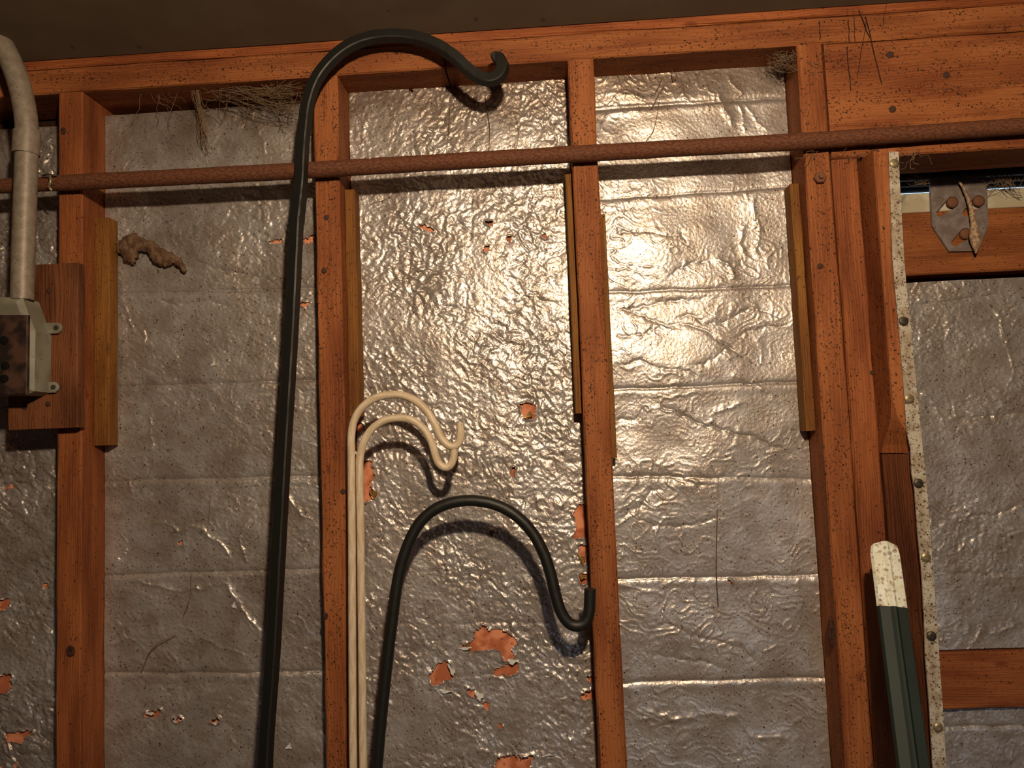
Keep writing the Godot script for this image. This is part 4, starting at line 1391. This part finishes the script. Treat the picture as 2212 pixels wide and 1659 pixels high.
func webs():
	# dusty web slung under the top plate in the left bay
	var lines = []
	for k in 80:
		var a = P(rng.randf_range(600, 662), rng.randf_range(160, 250), rng.randf_range(-0.03, 0.0))
		var b = P(rng.randf_range(420, 600), rng.randf_range(172, 215), rng.randf_range(-0.05, -0.005))
		lines.append(droop(a, b, rng.randf_range(-0.002, 0.012)))
	for k in 26:
		var a = P(rng.randf_range(300, 650), rng.randf_range(185, 210), -0.02)
		var b = a + Vector3(rng.randf_range(-0.04, 0.04), rng.randf_range(-0.05, -0.01), rng.randf_range(-0.03, 0.0))
		lines.append(droop(a, b, 0.003))
	for k in 16:
		var a = P(420 + rng.randf_range(-6, 10), 190, -0.02)
		var b = P(438 + rng.randf_range(-8, 14), rng.randf_range(270, 330), -0.035)
		lines.append(droop(a, b, 0.0, 4))
	strands("cobweb", lines, "dusty brown cobweb slung under the top plate left of the tall black hook")
	# long grey strands and hairs at the corner by the full height stud
	lines = []
	for q in [[1832, 40, 1835, 90], [1845, 36, 1848, 88], [1870, 35, 1905, 180], [1872, 40, 1852, 165], [1830, 100, 1838, 195], [1855, 20, 1880, 80], [1770, 45, 1772, 85], [1916, 5, 1905, 65]]:
		lines.append(droop(P(q[0], q[1], 0.004), P(q[2], q[3], 0.004), 0.0, 3, 0.001))
	var hair = root("cobweb", lines[0][0])
	for l in lines:
		rod("strand", M.web_dark, smooth_path(l, 0.01), rng.randf_range(0.0003, 0.0005), hair, 5)
	tag(hair, "few dark hair-like strands hanging over the header beam's left end", "cobweb")
	lines = []
	for k in 150:
		var a = P(rng.randf_range(1655, 1740), rng.randf_range(100, 150), rng.randf_range(-0.05, -0.01))
		var b = P(rng.randf_range(1680, 1790), rng.randf_range(112, 158), rng.randf_range(-0.03, 0.004))
		lines.append(droop(a, b, rng.randf_range(-0.004, 0.008)))
	strands("cobweb", lines, "grey cobweb in the upper corner of the right foil bay, by the header beam")
	# webs under the pipe at the doorway, and over the track
	lines = []
	for k in 22:
		var a = P(rng.randf_range(1740, 1990), rng.randf_range(318, 334), 0.012)
		var b = a + Vector3(rng.randf_range(-0.03, 0.03), rng.randf_range(-0.025, -0.004), rng.randf_range(-0.01, 0.01))
		lines.append(droop(a, b, 0.002))
	strands("cobweb", lines, "dusty web fluff hanging under the rusty pipe at the doorway studs")
	lines = []
	for k in 40:
		var a = P(rng.randf_range(2110, 2212), rng.randf_range(355, 385), -0.115)
		var b = P(rng.randf_range(2130, 2212), rng.randf_range(385, 425), -0.12)
		lines.append(droop(a, b, 0.004))
	for k in 22:
		var a = P(rng.randf_range(1955, 2000), rng.randf_range(380, 398), -0.11)
		var b = P(rng.randf_range(1970, 2015), rng.randf_range(345, 398), -0.10)
		lines.append(droop(a, b, 0.003))
	strands("cobweb", lines, "grey cobweb over the dark door track above the hanger plate")
	# thin strands on the foil of the right bay and the middle bay
	lines = []
	for q in [[1430, 170, 1415, 200, 1405, 205], [1405, 238, 1425, 200, 1435, 185], [1395, 305, 1412, 280, 1425, 215], [1550, 1100, 1548, 1230, 1552, 1310], [1462, 160, 1455, 175, 1452, 150]]:
		lines.append([P(q[0], q[1], FOIL + 0.006), P(q[2], q[3], FOIL + 0.008), P(q[4], q[5], FOIL + 0.006)])
	for q in [[963, 335, 968, 300, 972, 230], [1055, 330, 1058, 280, 1048, 205], [1115, 325, 1120, 280, 1110, 240], [455, 1068, 450, 1130, 445, 1165], [413, 1240, 410, 1290, 396, 1330], [380, 1370, 330, 1400, 305, 1450]]:
		lines.append([P(q[0], q[1], FOIL + 0.006), P(q[2], q[3], FOIL + 0.008), P(q[4], q[5], FOIL + 0.006)])
	strands("cobweb", lines, "thin brown web threads lying on the foil panels of three bays", 0.0006)
	var c1 = clump("dust_clump", [[242, 520], [262, 518], [275, 508], [292, 502], [302, 512], [330, 520], [352, 538], [378, 548], [392, 560], [404, 575], [401, 598], [393, 585], [378, 570], [360, 576], [345, 577], [330, 566], [318, 546], [304, 546], [298, 562], [288, 573], [270, 566], [262, 548], [256, 560], [254, 530]], FOIL + 0.006, 0.010, M.dust, 91)
	tag(c1, "brown hanging clump of dusty web stuck on the left foil panel", "dust clump")
	# old cloth strip hanging on the hanger plate
	var zt = -0.118
	var path = smooth_path([P(2072, 393, zt), P(2080, 405, zt), P(2091, 430, zt), P(2099, 460, zt), P(2104, 490, zt), P(2106, 515, zt), P(2108, 535, zt), P(2108, 547, zt)], 0.004)
	var tw = rod("cloth_strip", M.twine, path, func(t): return 0.0022 + 0.003 * smoothstep(0.2, 0.7, t) + 0.0035 * exp(-pow((t - 0.78) / 0.1, 2)) - 0.0035 * smoothstep(0.85, 1.0, t), null, 10, false, 0.0012)
	tag(tw, "twisted strip of dirty pale cloth hanging in front of the door's hanger plate", "cloth")
